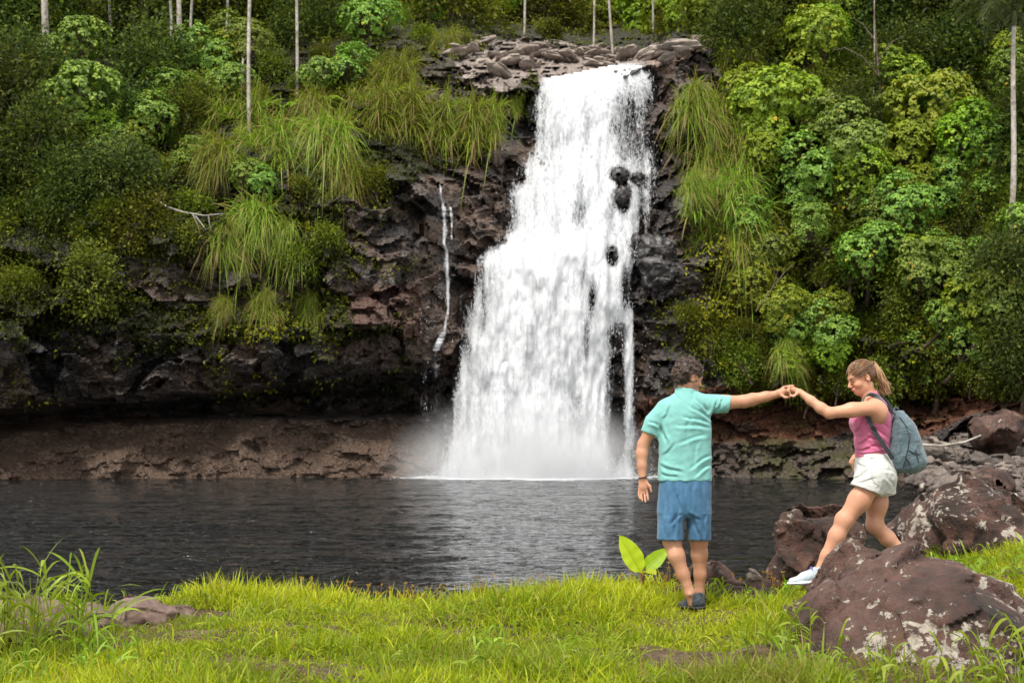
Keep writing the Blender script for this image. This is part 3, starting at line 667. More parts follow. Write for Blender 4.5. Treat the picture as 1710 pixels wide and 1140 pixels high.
def put(master, px_, py_, scale, label, group=None, off=.5, Yadd=0, tilt=.15, rz=None, back=None):
    """stand a copy of a plant on the slope at this spot of the hillside"""
    p, n = cliff_at(px_, py_); p = p[0] + np.array([0, -1, .35]) * off
    if Yadd: 
        p = P(px_, py_, p[1] + Yadd)
    rz = cnt.uniform(-math.pi, math.pi) if rz is None else rz
    rot = (cnt.uniform(-tilt, tilt), cnt.uniform(-tilt, tilt), rz)
    if master.name not in used:
        used.add(master.name); master.location = Vector([float(v) for v in p]); master.rotation_euler = rot; master.scale = (scale,) * 3
        master['label'] = label
        if group: master['group'] = group
        return master
    return dup(master, p, rot, scale, label, group)
def at_where(x, y):
    h = 'left' if x < 860 else 'right'
    if y < 110: v = 'high on the rim'
    elif y < 330: v = 'on the upper slope'
    elif y < 560: v = 'on the middle slope'
    else: v = 'low on the bank'
    return h, v
# named broadleaf trees: (x, y, scale, yellowish, label)
BT = [(135,105,.75,0,'light green broadleaf tree at far left, its upper crown tuft'),(150,190,.85,0,'light green broadleaf tree bulging from the dark slope at far left'),(150,235,.7,0,'lowest light green leafy mound on the dark left slope'),
 (345,130,.75,0,'light green broadleaf tree beside the tallest pale palm trunk'),(395,90,.6,0,'small light green tree top left of the twisted pale trunk'),(385,165,.55,0,'green leafy mound below the pale trunks on the left'),(435,110,.45,0,'small broadleaf tuft right of the twisted pale trunk'),
 (1290,215,.85,1,'bright broadleaf tree leaning over the grassy spur right of the fall'),(1345,110,.8,1,'bright broadleaf tree on the upper right slope under the tallest crown'),(1390,25,.75,1,'bright green tree crown cut by the top edge right of the fall'),(1240,175,.5,1,'small bright tree nearest the fall on the upper right'),
 (1330,320,.8,0,'mid green broadleaf tree in the middle of the right slope'),(1400,270,.75,0,'broadleaf tree right of centre on the right slope, level with the ledge'),(1455,240,.6,0,'small broadleaf crown between the bare grey branches and the yellow mound'),
 (1540,215,.95,1,'large yellow green mounded tree high on the right slope'),(1500,270,.6,1,'yellow green drooping skirt of leaves left of the large mound'),(1600,245,.6,1,'yellow green tree right of the large mound'),(1655,285,.75,0,'rounded green tree near the right edge, mid height'),(1690,165,.7,0,'upright green tree near the right edge below the palm'),
 (1430,365,.65,0,'stacked green broadleaf tree above the woman, upper tier'),(1432,440,.62,0,'stacked green broadleaf tree above the woman, lower tier with yellow leaves'),(1250,390,.45,0,'dark green leaf tuft beside the yellow grass spur'),(1275,440,.4,0,'small leaf tuft low beside the grass spur'),(1345,400,.4,0,'small broadleaf clump in the shade of the right slope'),
 (1555,480,.65,0,'green broadleaf bush on the lower right slope'),(1650,540,.7,0,'green broadleaf bush low at the right edge'),(1600,585,.5,0,'low broadleaf bush above the earth bank at right'),(1700,400,.6,0,'broadleaf bush at the right edge, mid slope'),(1245,500,.45,1,'bright low bush at the foot of the grass spur'),(1300,540,.45,1,'bright low bush right of the mossy rock face'),
 (1375,540,.4,1,'small bright bush above the joined hands'),(1310,620,.35,1,'low bright bush hanging over the earth bank'),(1380,610,.35,1,'low bright bush just left above the woman'),
 (540,150,.45,0,'small dark leaved tree behind the grass tufts, left of the fall'),(820,25,.8,1,'pale green tree on the rim above the river stones'),(1150,35,.7,1,'pale green sunlit tree on the rim above the lip of the fall'),(620,60,.7,0,'green tree on the rim left of the river stones'),(770,5,.8,0,'broad green crown at the top edge left of the fall')]
for (x, y, s, yl, lab) in BT:
    put((kuy if yl else kuk)[cnt.randint(3)], x, y, s * 1.4, lab, 'broadleaf trees on the slopes', 1.3, tilt=.2, rz=cnt.uniform(-.7, .7))
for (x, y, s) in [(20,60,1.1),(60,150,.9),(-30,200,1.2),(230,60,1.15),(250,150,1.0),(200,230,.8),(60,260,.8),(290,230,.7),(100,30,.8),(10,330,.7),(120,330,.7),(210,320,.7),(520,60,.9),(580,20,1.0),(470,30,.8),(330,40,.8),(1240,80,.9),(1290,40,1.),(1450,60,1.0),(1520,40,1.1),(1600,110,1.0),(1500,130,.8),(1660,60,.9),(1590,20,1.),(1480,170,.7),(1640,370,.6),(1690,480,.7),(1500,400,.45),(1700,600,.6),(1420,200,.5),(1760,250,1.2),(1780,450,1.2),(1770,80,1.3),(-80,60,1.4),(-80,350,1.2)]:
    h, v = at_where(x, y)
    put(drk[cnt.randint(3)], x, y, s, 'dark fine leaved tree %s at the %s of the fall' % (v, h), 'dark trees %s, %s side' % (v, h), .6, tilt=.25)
# forest behind the rim, filling the top of the picture
for i in range(70):
    x = -150 + (i % 35) * 58 + cnt.uniform(-20, 20); y = cnt.uniform(-60, 30) if i < 35 else cnt.uniform(-150, -60)
    if 1050 < x < 1200: y -= 5
    h, v = at_where(x, y)
    put(fst[cnt.randint(3)], x, y, cnt.uniform(.8, 1.25) * (1.15 if i >= 35 else 1), 'tall bushy forest tree behind the rim at the %s of the fall' % h, 'forest trees behind the %s rim' % h, .5, tilt=.12)
for (x, y, s, yl, h) in [(600,-5,1.1,0,'left'),(690,12,.9,1,'left'),(745,-25,1.2,0,'left'),(835,-5,1.3,1,'left'),(905,10,1.2,0,'left'),(960,-10,1.5,0,'right'),(1010,30,1.1,0,'right'),(1060,10,1.6,1,'right'),(1110,25,1.3,1,'right'),(1160,0,1.6,1,'right'),(1200,30,1.,1,'right'),(980,45,.9,1,'right'),(1230,5,1.2,1,'right')]:
    put((kuy if yl else kuk)[cnt.randint(3)], x, y, s * 1.4, 'leafy green forest tree on the rim behind the river stones, %s of the lip' % h, 'green trees on the rim behind the lip, %s' % h, .8, tilt=.2, rz=cnt.uniform(-.7, .7))
for i in range(64):
    if i < 46: x, y = cnt.uniform(1270, 1760), cnt.uniform(60, 620)
    else: x, y = cnt.uniform(-20, 620), cnt.uniform(40, 330)
    if i < 46 and y > 660 - .1 * (x - 1200): continue
    h, v = at_where(x, y); put((kuk if cnt.rand() < .6 else kuy)[cnt.randint(3)], x, y, cnt.uniform(.5, .95), 'leafy broadleaf sapling %s at the %s of the fall' % (v, h), 'broadleaf saplings %s, %s side' % (v, h), .8, tilt=.3, rz=cnt.uniform(-.7, .7))
# filler shrubs by rejection sampling
pts = []
tries = 0
while len(pts) < 190 and tries < 6000:
    tries += 1; x = cnt.uniform(-60, 1770); y = cnt.uniform(20, 650)
    if x > 1000 or y < 480:
        if dens_main(np.array([x]), np.array([y]))[0] < .9: continue
    else: continue
    if x > 1120 and x < 1250 and 150 < y < 480: continue
    if 770 < x < 1120 and y > 60: continue
    if (335 < x < 490 and 190 < y < 450) or (510 < x < 610 and 225 < y < 400): continue
    if 560 < x < 840 and 170 < y < 300: continue
    if any((x - a) ** 2 + (y - b) ** 2 < 42 ** 2 for a, b in pts): continue
    pts.append((x, y)); h, v = at_where(x, y)
    put(shr[cnt.randint(4)], x, y, cnt.uniform(.45, .95), 'small leaved shrub growing %s at the %s of the fall' % (v, h), 'shrubs %s, %s side' % (v, h), .25, tilt=.4)
HG = [(395,225,1.25,'long yellow green grass curtain hanging on the left slope below the twisted trunk'),(440,270,1.2,'hanging grass curtain beside the dark gap left of the rock face'),(365,290,.9,'thin grass curtain at the left end of the hanging grass'),(555,270,1.25,'bright hanging grass clump at the left corner of the rock face'),(580,325,.9,'grass clump spilling down the left corner of the rock face'),
 (430,400,1.0,'low hanging grass with straw roots above the black rock'),(480,420,.8,'straw coloured grass clump hanging over the black rock'),(390,415,.7,'small grass clump left of the straw roots'),(620,200,1.1,'grass tussock at the left of the ledge above the rock face'),(665,215,1.2,'grass tussock on the ledge, second from its left end'),(715,225,1.1,'grass tussock in the middle of the ledge'),(760,230,1.1,'grass tussock on the ledge above the thin trickle'),(800,220,.9,'grass tussock on the ledge nearest the fall'),(655,150,.9,'upright grass patch above the ledge tussocks'),(740,90,.6,'grass tuft under the river stones'),(850,195,.45,'small grass tuft on dark rock close to the fall'),(530,205,.8,'grass behind the bright clump at the rock corner'),
 (1165,190,.8,'grass clump right of the top of the fall'),(1195,225,1.0,'bright grass on the top of the right spur'),(1215,270,1.0,'bright grass on the upper part of the right spur'),(1185,310,.8,'bright grass on the fall side of the right spur'),(1200,350,1.1,'long yellow grass in the middle of the right spur'),(1235,340,.9,'bright grass on the slope side of the right spur'),(1215,410,1.2,'long grass at the lower end of the right spur'),(1160,325,.5,'small grass tuft on black rock right of the fall'),(1240,450,.8,'thin grass trailing from the foot of the right spur'),(1270,40,.8,'grass on the rim right of the fall'),(1230,120,.7,'grass below the rim right of the fall'),
 (450,520,.5,'small grass tuft on the low ledge left'),(520,525,.5,'small bright grass tuft on the low ledge, middle'),(380,530,.4,'tiny grass tuft on the low ledge, left end'),(1315,600,.5,'grass tuft hanging over the earth bank under the joined hands'),(1330,640,.35,'small grass tuft under the joined hands')]
for (x, y, s, lab) in HG:
    put(hng[(1 if 600 < x < 860 and y < 260 else cnt.choice([0, 2, 0, 2, 1]))], x, y, s * (1.0 if x < 860 else 1.1), lab, None, .75, tilt=.08, rz=cnt.uniform(-.4, .4))
for (x, y, s, lab) in [(1530,120,1.0,'light green fern fronds on the upper right slope'),(1575,145,.8,'second light green fern on the upper right slope'),(1640,25,.9,'fern crown beside the palm at top right'),(500,190,.6,'low fern behind the left grass ledge'),(560,185,.6,'fern between the pale trunk and the ledge grass'),(640,25,.8,'tree fern on the left rim'),(1620,150,.6,'small yellowish fern near the right edge')]:
    put(frn[cnt.randint(2)], x, y, s, lab, None, .9, tilt=.3)
# palms and bare pale trunks standing in the left forest
PT = [(82,110,0.95,2,'palm with a shaggy brown skirt of dead fronds at top left'),(187,62,1,1,'thin pale palm trunk left of the dark tree'),(256,60,1,1,'thin grey palm trunk in the shade'),(290,98,1,1,'slim pale palm trunk just left of the brightest one'),(303,134,1.15,0,'brightest white palm trunk on the left slope'),(319,85,.9,1,'dim palm trunk just right of the brightest one'),(418,232,1.15,1,'mottled pale palm trunk standing in the hanging grass'),(499,168,1.0,1,'slender pale palm trunk right of the mottled one'),(380,70,.9,1,'faint palm trunk behind the small green tree'),(875,62,.9,1,'thin bare trunk above the river stones'),(1022,96,.9,1,'thin bare trunk above the lip of the fall'),(990,92,.8,1,'brown bare trunk above the lip of the fall'),(1090,60,.9,1,'thin trunk right of the lip of the fall'),(1640,110,.9,1,'thin dim trunk on the upper right slope'),(1455,190,.5,1,'thin grey trunk rising through the right slope')]
for (x, y, s, k, lab) in PT:
    put(plm[k], x, y, s, lab, None, .3, tilt=.05, rz=cnt.uniform(-3, 3))
put(plm3, 1688, 285, 1.05, 'palm with arching fronds at the top right corner', None, 1.6, -2.4, tilt=.02)
# broken stump, bare branches
def branchy(name, label, cat, pts, r0, subs, mat):
    mb = MB(); mb.tube(pts, np.linspace(r0, r0 * .4, len(pts)), 7)
    for s_ in subs: mb.tube(s_, np.linspace(r0 * .6, r0 * .15, len(s_)), 6)
    o = mb.build(name, mat); return tag(o, label, cat)
p0, _ = cliff_at(404, 160); y0 = p0[0][1] - 1.0
branchy('broken_stump', 'short broken pale stump beside the mottled palm trunk', 'stump', P([404, 404, 406], [165, 130, 98], y0), .11, [], MPALE)
p0, _ = cliff_at(320, 360); y0 = p0[0][1] - 1.4
branchy('dead_branch', 'bare white forked branch hanging over the lower left cliff', 'branch', P([258, 280, 305, 340, 372], [332, 346, 354, 360, 357], [y0 + .6, y0, y0, y0, y0 + .3]), .05,
 [P([322, 330, 336, 343], [358, 376, 398, 422], y0 - .1), P([326, 340, 352, 364], [360, 378, 398, 418], y0 - .15), P([348, 350, 353], [360, 374, 388], y0 - .1)], MPALE)
p0, _ = cliff_at(1400, 160); y0 = p0[0][1] - 2.2
branchy('bare_sapling', 'leafless grey sapling with forking branches on the upper right slope', 'sapling', P([1475, 1468, 1462, 1458], [215, 130, 60, -10], y0), .06,
 [P([1470, 1440, 1410, 1390], [130, 95, 80, 85], y0), P([1466, 1490, 1510], [100, 70, 60], y0), P([1463, 1440, 1425], [70, 40, 30], y0)], MBARK)
branchy('bare_twig', 'thin bare twig leaning over the grass left of the joined hands', 'twig', P([1262, 1290, 1310, 1325], [520, 480, 455, 440], 57.5), .03, [P([1290, 1300], [480, 450], 57.5)], MBARK)
print('veg', time.time() - T0)
# ================================================================= SDF modelling kit (rocks, bodies, clothes)
class Sdf:
    def __init__(s, lo, hi, h):
        s.lo = np.array(lo, float); s.h = h; s.n = np.ceil((np.array(hi) - s.lo) / h).astype(int) + 1
        s.f = np.full(s.n, 1.0, np.float32)
    def copy(s):
        c = Sdf.__new__(Sdf); c.lo, c.h, c.n, c.f = s.lo, s.h, s.n, s.f.copy(); return c
    def sub(s, lo, hi):
        a = np.clip(np.floor((np.asarray(lo) - s.lo) / s.h).astype(int), 0, s.n); b = np.clip(np.ceil((np.asarray(hi) - s.lo) / s.h).astype(int) + 1, 0, s.n)
        sl = tuple(slice(a[i], b[i]) for i in range(3))
        ax = [s.lo[i] + s.h * np.arange(a[i], b[i]) for i in range(3)]
        return sl, np.meshgrid(*ax, indexing='ij')
    def put(s, sl, d, k, op='u'):
        a = s.f[sl]
        if op == 's': d = -d; 
        if k > 0:
            h = np.clip(k - np.abs(a - d), 0, None) / k; q = h * h * k * .25
        else: q = 0
        s.f[sl] = (np.minimum(a, d) - q) if op == 'u' else (np.maximum(a, d) + q)
    def cap(s, a, b, ra, rb=None, k=.02, fl=None, op='u'):
        """tapered capsule; fl squashes it along one axis: (axis vector, factor<1)"""
        rb = ra if rb is None else rb; a = np.asarray(a, float); b = np.asarray(b, float); R = max(ra, rb) + k + .02
        sl, (X, Y, Z) = s.sub(np.minimum(a, b) - R, np.maximum(a, b) + R)
        if X.size == 0: return s
        ab = b - a; L2 = ab @ ab + 1e-12
        px, py, pz = X - a[0], Y - a[1], Z - a[2]
        t = np.clip((px * ab[0] + py * ab[1] + pz * ab[2]) / L2, 0, 1); r = ra + (rb - ra) * t
        qx, qy, qz = px - t * ab[0], py - t * ab[1], pz - t * ab[2]
        if fl is not None:
            ax = np.asarray(fl[0], float); ax = ax / np.linalg.norm(ax); g = (1 / fl[1] - 1) * (qx * ax[0] + qy * ax[1] + qz * ax[2])
            qx, qy, qz = qx + g * ax[0], qy + g * ax[1], qz + g * ax[2]
            d = (np.sqrt(qx * qx + qy * qy + qz * qz) - r) * (fl[1] ** .5)
        else: d = np.sqrt(qx * qx + qy * qy + qz * qz) - r
        s.put(sl, d, k, op); return s
    def ell(s, c, r, M=None, k=.02, op='u'):
        c = np.asarray(c, float); r = np.asarray(r, float); R = r.max() + k + .02
        sl, (X, Y, Z) = s.sub(c - R, c + R)
        if X.size == 0: return s
        p = np.stack([X - c[0], Y - c[1], Z - c[2]], -1)
        if M is not None: p = p @ np.asarray(M)          # columns of M = local axes
        k0 = np.sqrt(((p / r) ** 2).sum(-1)); k1 = np.sqrt(((p / r ** 2) ** 2).sum(-1)) + 1e-9
        s.put(sl, k0 * (k0 - 1) / k1, k, op); return s
    def loft(s, sec, k=.02, e=2.0, op='u', capr=0):
        """stack of (z, cx, cy, rx, ry) sections, superellipse exponent e"""
        sec = np.array(sorted(sec), float); z0, z1 = sec[0, 0], sec[-1, 0]; R = sec[:, 3:].max() + k + .02
        sl, (X, Y, Z) = s.sub([sec[:, 1].min() - R, sec[:, 2].min() - R, z0 - k - .02], [sec[:, 1].max() + R, sec[:, 2].max() + R, z1 + k + .02])
        zz = Z[0, 0]; zf = np.linspace(z0, z1, 200); g = []
        for j in range(1, 5):
            v = np.interp(zf, sec[:, 0], sec[:, j]); w = 9; v = np.convolve(np.pad(v, w, 'edge'), np.hanning(2 * w + 1) / np.hanning(2 * w + 1).sum(), 'valid'); g.append(np.interp(zz, zf, v)[None, None])
        d = ((np.abs((X - g[0]) / g[2]) ** e + np.abs((Y - g[1]) / g[3]) ** e) ** (1 / e) - 1) * np.minimum(g[2], g[3])
        d = np.maximum(d, np.maximum(z0 - Z, Z - z1)); s.put(sl, d, k, op); return s
    def grid(s):
        return np.meshgrid(*[s.lo[i] + s.h * np.arange(s.n[i]) for i in range(3)], indexing='ij')
    def cut(s, p, n):
        """remove the side the normal points to"""
        X, Y, Z = s.grid(); n = np.asarray(n, float); n = n / np.linalg.norm(n); d = (X - p[0]) * n[0] + (Y - p[1]) * n[1] + (Z - p[2]) * n[2]
        s.f = np.maximum(s.f, d.astype(np.float32)); return s
    def warp(s, fn, band=.04):
        m = np.abs(s.f) < band; i = np.argwhere(m); p = s.lo + i * s.h; s.f[m] += fn(p).astype(np.float32); return s
    def shell(s, th):
        s.f = np.maximum(s.f, -(s.f + th)); return s
    def mesh(s):
        f = s.f; ins = f < 0; nx, ny, nz = f.shape
        c = np.zeros((nx - 1, ny - 1, nz - 1), np.int8)
        for a in (0, 1):
            for b in (0, 1):
                for e in (0, 1): c += ins[a:nx - 1 + a, b:ny - 1 + b, e:nz - 1 + e]
        act = (c > 0) & (c < 8); idx = np.full(act.shape, -1, np.int64); ijk = np.argwhere(act); idx[act] = np.arange(len(ijk))
        acc = np.zeros((len(ijk), 3)); cnt_ = np.zeros(len(ijk)); cor = [(a, b, e) for a in (0, 1) for b in (0, 1) for e in (0, 1)]
        val = {q: f[ijk[:, 0] + q[0], ijk[:, 1] + q[1], ijk[:, 2] + q[2]] for q in cor}
        for q in cor:
            for a in range(3):
                if q[a] == 0:
                    w = list(q); w[a] = 1; w = tuple(w); v0, v1 = val[q], val[w]; m = (v0 < 0) != (v1 < 0)
                    t = np.where(m, v0 / np.where(m, v0 - v1, 1), 0); pt = np.array(q, float)[None].repeat(len(ijk), 0); pt[:, a] += t
                    acc += pt * m[:, None]; cnt_ += m
        V = s.lo + (ijk + acc / np.maximum(cnt_, 1)[:, None]) * s.h
        Fs = []
        for a in range(3):
            b, e = (a + 1) % 3, (a + 2) % 3
            s0 = [slice(1, -1)] * 3; s0[a] = slice(0, -1); s1 = list(s0); s1[a] = slice(1, None)
            A_, B_ = ins[tuple(s0)], ins[tuple(s1)]; m = A_ != B_; loc = np.argwhere(m)
            if not len(loc): continue
            o = np.array([1, 1, 1]); o[a] = 0; loc = loc + o; fl = A_[m]
            def g(db, de):
                q = loc.copy(); q[:, b] -= db; q[:, e] -= de; return idx[q[:, 0], q[:, 1], q[:, 2]]
            Q = np.stack([g(1, 1), g(0, 1), g(0, 0), g(1, 0)], -1); Q[~fl] = Q[~fl][:, ::-1]; Fs.append(Q)
        F = np.vstack(Fs); F = F[(F >= 0).all(1)]
        return V, F
    def obj(s, name, mat, parent=None, attrs=None, relax=1):
        V, F = s.mesh()
        for _ in range(relax):
            A_ = np.zeros_like(V); c = np.zeros(len(V))
            for i in range(4):
                j = (i + 1) % 4; 
                for q in range(3): A_[:, q] += np.bincount(F[:, i], V[F[:, j], q], len(V)) + np.bincount(F[:, j], V[F[:, i], q], len(V))
                c += np.bincount(F[:, i], minlength=len(V)) + np.bincount(F[:, j], minlength=len(V))
            V = V * .5 + .5 * A_ / np.maximum(c, 1)[:, None]
        o = mk(name, V, F, mat, parent, True, {k: fn(V) for k, fn in (attrs or {}).items()}); return o
# ================================================================= BOULDERS
m = MT('boulder_rock'); v = m.pos(); a = m.noise(3.2, 8, .68, v, dist=.5); b = m.noise(16, 6, .72, v); c = m.noise(1.3, 3, .5, v)
stz = m.noise(9, 5, .7, m.pos((1.0, 1.0, .25)))
cc = m.ramp(a, [(.32, (.009, .005, .004)), (.45, (.045, .018, .012)), (.58, (.115, .052, .037)), (.76, (.20, .115, .09))])
cc = m.mix(m.ramp(stz, [(.40, 0.), (.60, .85)]), cc, (.022, .014, .008)); cc = m.mix(m.ramp(c, [(.45, 0.), (.62, .6)]), cc, m.ramp(b, [(.3, (.08, .04, .03)), (.7, (.22, .125, .10))]))
li = m.ramp(m.math('ADD', m.noise(13, 9, .70, v, dist=.4), m.math('MULTIPLY', m.math('SUBTRACT', m.noise(1.6, 2, .5, v), .5), .55)), [(.572, 0.), (.60, 1.)])
oi = m.n('ShaderNodeObjectInfo')
lv = m.math('MULTIPLY', li, m.attr('lichen'), clamp=True)
cc = m.mix(lv, cc, m.ramp(b, [(.3, (.24, .20, .16)), (.7, (.56, .50, .43))]))
h = m.math('ADD', m.math('MULTIPLY', a, 1.0), m.math('MULTIPLY', b, .35)); h = m.math('ADD', h, m.math('MULTIPLY', lv, .08)); h = m.math('ADD', h, m.math('MULTIPLY', m.noise(45, 4, .75, v), .22))
MBOULD = m.done(m.bsdf(cc, m.ramp(b, [(.3, .42), (.7, .85)]), .4, m.bump(h, 1.0, .075)))
m = MT('wet_basalt'); v = m.pos(); a = m.noise(2.5, 7, .65, v); MWET = m.done(m.bsdf(m.ramp(a, [(.3, (.008, .008, .009)), (.7, (.06, .054, .052))]), .35, .6, m.bump(a, .9, .08)))
m = MT('river_stone'); v = m.pos(); a = m.noise(4, 8, .65, v); oi = m.n('ShaderNodeObjectInfo')
MRIV = m.done(m.bsdf(m.mix(oi.outputs['Random'], m.ramp(a, [(.3, (.20, .165, .14)), (.7, (.44, .38, .33))]), m.ramp(a, [(.3, (.12, .095, .08)), (.7, (.30, .25, .215))])), .8, .3, m.bump(a, .8, .05)))
m = MT('pale_stone'); v = m.pos(); a = m.noise(4, 8, .65, v); oi = m.n('ShaderNodeObjectInfo')
cc = m.mix(oi.outputs['Random'], m.ramp(a, [(.3, (.10, .075, .06)), (.7, (.30, .25, .215))]), m.ramp(a, [(.3, (.035, .03, .028)), (.7, (.13, .105, .09))]))
MSTONE = m.done(m.bsdf(cc, .75, .35, m.bump(a, .8, .05)))
m = MT('bank_rock'); v = m.pos(); a = m.noise(5, 8, .65, v, dist=1.); b = m.noise(22, 5, .7, v)
cc = m.mix(.4, m.ramp(a, [(.3, (.055, .034, .026)), (.5, (.14, .088, .07)), (.72, (.30, .23, .20))]), m.ramp(b, [(.3, (.05, .03, .025)), (.7, (.2, .145, .12))]))
MBANK = m.done(m.bsdf(cc, .8, .35, m.bump(m.math('ADD', a, m.math('MULTIPLY', b, .3)), .8, .03)))
def rock(name, label, cat, ells, h, fac=(3.0, .10), nz=.05, seed=0, mat=None, lichen=1.0, group=None):
    E = [(np.asarray(P(x, y, Y)), np.asarray(rr, float), rot) for (x, y, Y, rr, rot) in ells]
    lo = np.min([c - rr.max() for c, rr, _ in E], 0) - .1; hi = np.max([c + rr.max() for c, rr, _ in E], 0) + .1
    lo[2] = max(lo[2], -.5)
    s = Sdf(lo, hi, h)
    for c, rr, rot in E:
        ca, sa = math.cos(math.radians(rot)), math.sin(math.radians(rot)); s.ell(c, rr, [[ca, 0, sa], [0, 1, 0], [-sa, 0, ca]], .12 if rr.min() > .15 else .04)
    def w(p):
        d, _ = facets(p * fac[0] + 50 + seed, seed + 3, 1.1); d2, _ = facets(p * fac[0] * 2.7 + 9, seed + 5, 1.0)
        return -(d * fac[1] + d2 * fac[1] * .25 + (fbm(p * 6, 4, seed) - .5) * nz)
    s.warp(w, .16)
    org = np.array([E[0][0][0], E[0][0][1], lo[2]])
    V, F = s.mesh(); o = mk(name, V - org, F, mat or MBOULD, None, True, {'lichen': np.full(len(V), lichen)})
    o.location = Vector([float(q) for q in org]); return tag(o, label, cat, group)
rock('boulder', 'largest mossy brown boulder with white lichen, which the woman is stepping onto', 'boulder',
     [(1540, 1104, 8.7, (.76, .95, .625), 6), (1362, 1080, 9.65, (.30, .55, .36), 10), (1440, 992, 9.5, (.25, .42, .33), 8), (1395, 1120, 8.8, (.33, .75, .44), 0), (1520, 1180, 8.4, (.80, .75, .5), 0)], .016, (2.2, .075), .07, 1)
rock('boulder', 'dark brown boulder at the water edge between the man and the woman', 'boulder',
     [(1365, 925, 11.3, (.34, .34, .34), 8), (1335, 880, 11.3, (.15, .24, .16), 0), (1395, 905, 11.4, (.20, .3, .24), 25), (1340, 985, 11.2, (.26, .3, .3), 0)], .016, (3.2, .10), .06, 4, lichen=1.0)
rock('boulder', 'large rounded dark boulder behind the woman at the right edge', 'boulder',
     [(1620, 885, 11.9, (.52, .5, .42), 12), (1680, 920, 11.6, (.5, .5, .30), 22), (1570, 910, 11.8, (.30, .36, .34), 0), (1730, 950, 11.5, (.5, .5, .3), 20)], .018, (2.8, .10), .08, 8)
rock('boulder', 'small dark boulder wedged left of the large rounded one', 'boulder', [(1512, 895, 12.2, (.17, .25, .24), 20)], .014, (3.5, .07), .04, 11, lichen=.5)
rock('rock', 'reddish brown boulder lying in the grass right behind the man', 'rock', [(1190, 975, 11.0, (.17, .25, .17), 5), (1225, 990, 10.9, (.24, .25, .10), -5), (1140, 995, 10.9, (.26, .22, .08), -8)], .012, (4.0, .06), .03, 15, lichen=.6)
rock('rock', 'flat dark rock half buried beside the pale pebble', 'rock', [(1262, 990, 10.8, (.16, .2, .08), 0)], .012, (4.0, .04), .03, 17, lichen=.4)
rock('pebble', 'small pale angular stone on the water edge left of the dark boulder', 'stone', [(1258, 962, 10.8, (.05, .05, .04), 20)], .006, (14, .02), .01, 19, MSTONE)
rock('rock', 'pinkish brown pointed rock on the left bank by the water', 'rock', [(225, 1030, 9.3, (.17, .2, .14), 12), (268, 1036, 9.25, (.13, .16, .06), 25)], .010, (4.5, .045), .025, 21, MBANK)
rock('rock', 'brownish rock just left of the pinkish pointed rock', 'rock', [(155, 1045, 9.2, (.16, .18, .10), 0)], .010, (4.5, .06), .03, 23, MBANK)
rock('rock', 'pale brown rock behind the tall grass at the far left', 'rock', [(55, 1040, 9.1, (.32, .25, .16), -4)], .012, (4.0, .07), .03, 25, MBANK)
rock('rock', 'low flat rock right of the pinkish pointed rock', 'rock', [(302, 1028, 9.4, (.10, .14, .05), 8)], .010, (5, .04), .02, 27, MBANK)
# talus at the far right and the stones of the river bed above the lip: each stone is a thing
masters = []
r = RS(321)
for i in range(5):
    s = Sdf((-1.3, -1.3, -1.1), (1.3, 1.3, 1.1), .075); s.ell((0, 0, 0), (1, .8, .62)); s.ell((.3, 0, .2), (.6, .7, .5), None, .1)
    s.warp(lambda p: -(facets(p * 1.3 + i * 7, 70 + i, 1.2)[0] * .42 + (fbm(p * 3, 3, i) - .5) * .12), .35)
    o = s.obj('stone', MSTONE); tag(o, 'grey brown stone in the rock pile at the far right shore', 'stone', 'stones piled on the far right shore'); masters.append(o)
riv = []
for o in masters:
    q_ = o.copy(); q_.data = o.data.copy(); q_.data.materials[0] = MRIV; riv.append(q_); COL.objects.link(q_); q_.name = 'river_stone'
def stone(i, loc, sc, label, group, ms=None):
    o = (ms or masters)[i % 5]
    if 'placed' not in o: o['placed'] = 1
    else: o = o.copy(); COL.objects.link(o)
    o.location = Vector([float(q) for q in loc]); o.scale = sc; o.rotation_euler = (r.uniform(-.4, .4), r.uniform(-.4, .4), r.uniform(-3, 3)); o['label'] = label; o['group'] = group
for i in range(240):
    t = r.rand(); x = 1528 + 250 * t ** .8; top = np.interp(x, [1475, 1540, 1600, 1680, 1780], [795, 758, 735, 700, 680]); y = r.uniform(top, np.interp(x, [1528, 1600, 1700], [806, 822, 850]))
    Y = np.interp(y, [690, 845], [52, 38]) + r.uniform(-.5, .5); z_ = P(x, y, Y)
    s_ = r.uniform(.12, .36) * (1.0 if r.rand() < .9 else 2.0)
    stone(i, z_, (s_, s_ * .9, s_ * .75), 'grey brown stone in the rock pile at the far right shore', 'stones piled on the far right shore')
rock('boulder', 'large dark boulder in the rock pile on the far right shore', 'boulder', [(1645, 812, 40, (.7, .7, .4), 0)], .09, (.8, .4), .2, 41, lichen=.15)
rock('boulder', 'dark block at the top of the rock pile, far right shore', 'boulder', [(1668, 722, 45, (.85, .8, .6), 0)], .08, (1., .35), .2, 43, lichen=.1)
for i in range(48):
    x = r.uniform(748, 1160); lo_ = np.interp(x, [748, 800, 900, 1030, 1090, 1160], [78, 62, 72, 92, 84, 66]); hi_ = np.interp(x, [748, 800, 830, 905, 1060, 1100, 1160], [100, 145, 165, 126, 104, 104, 88])
    y = r.uniform(lo_, hi_); p_, n_ = cliff_at(x, y); s_ = r.uniform(.25, .85)
    stone(i, p_[0] + np.array([0, -.1, .05]), (s_ * 1.3, s_, s_ * .42), 'pale worn stone of the dry river bed above the lip of the fall', 'pale stones above the lip of the fall', riv)
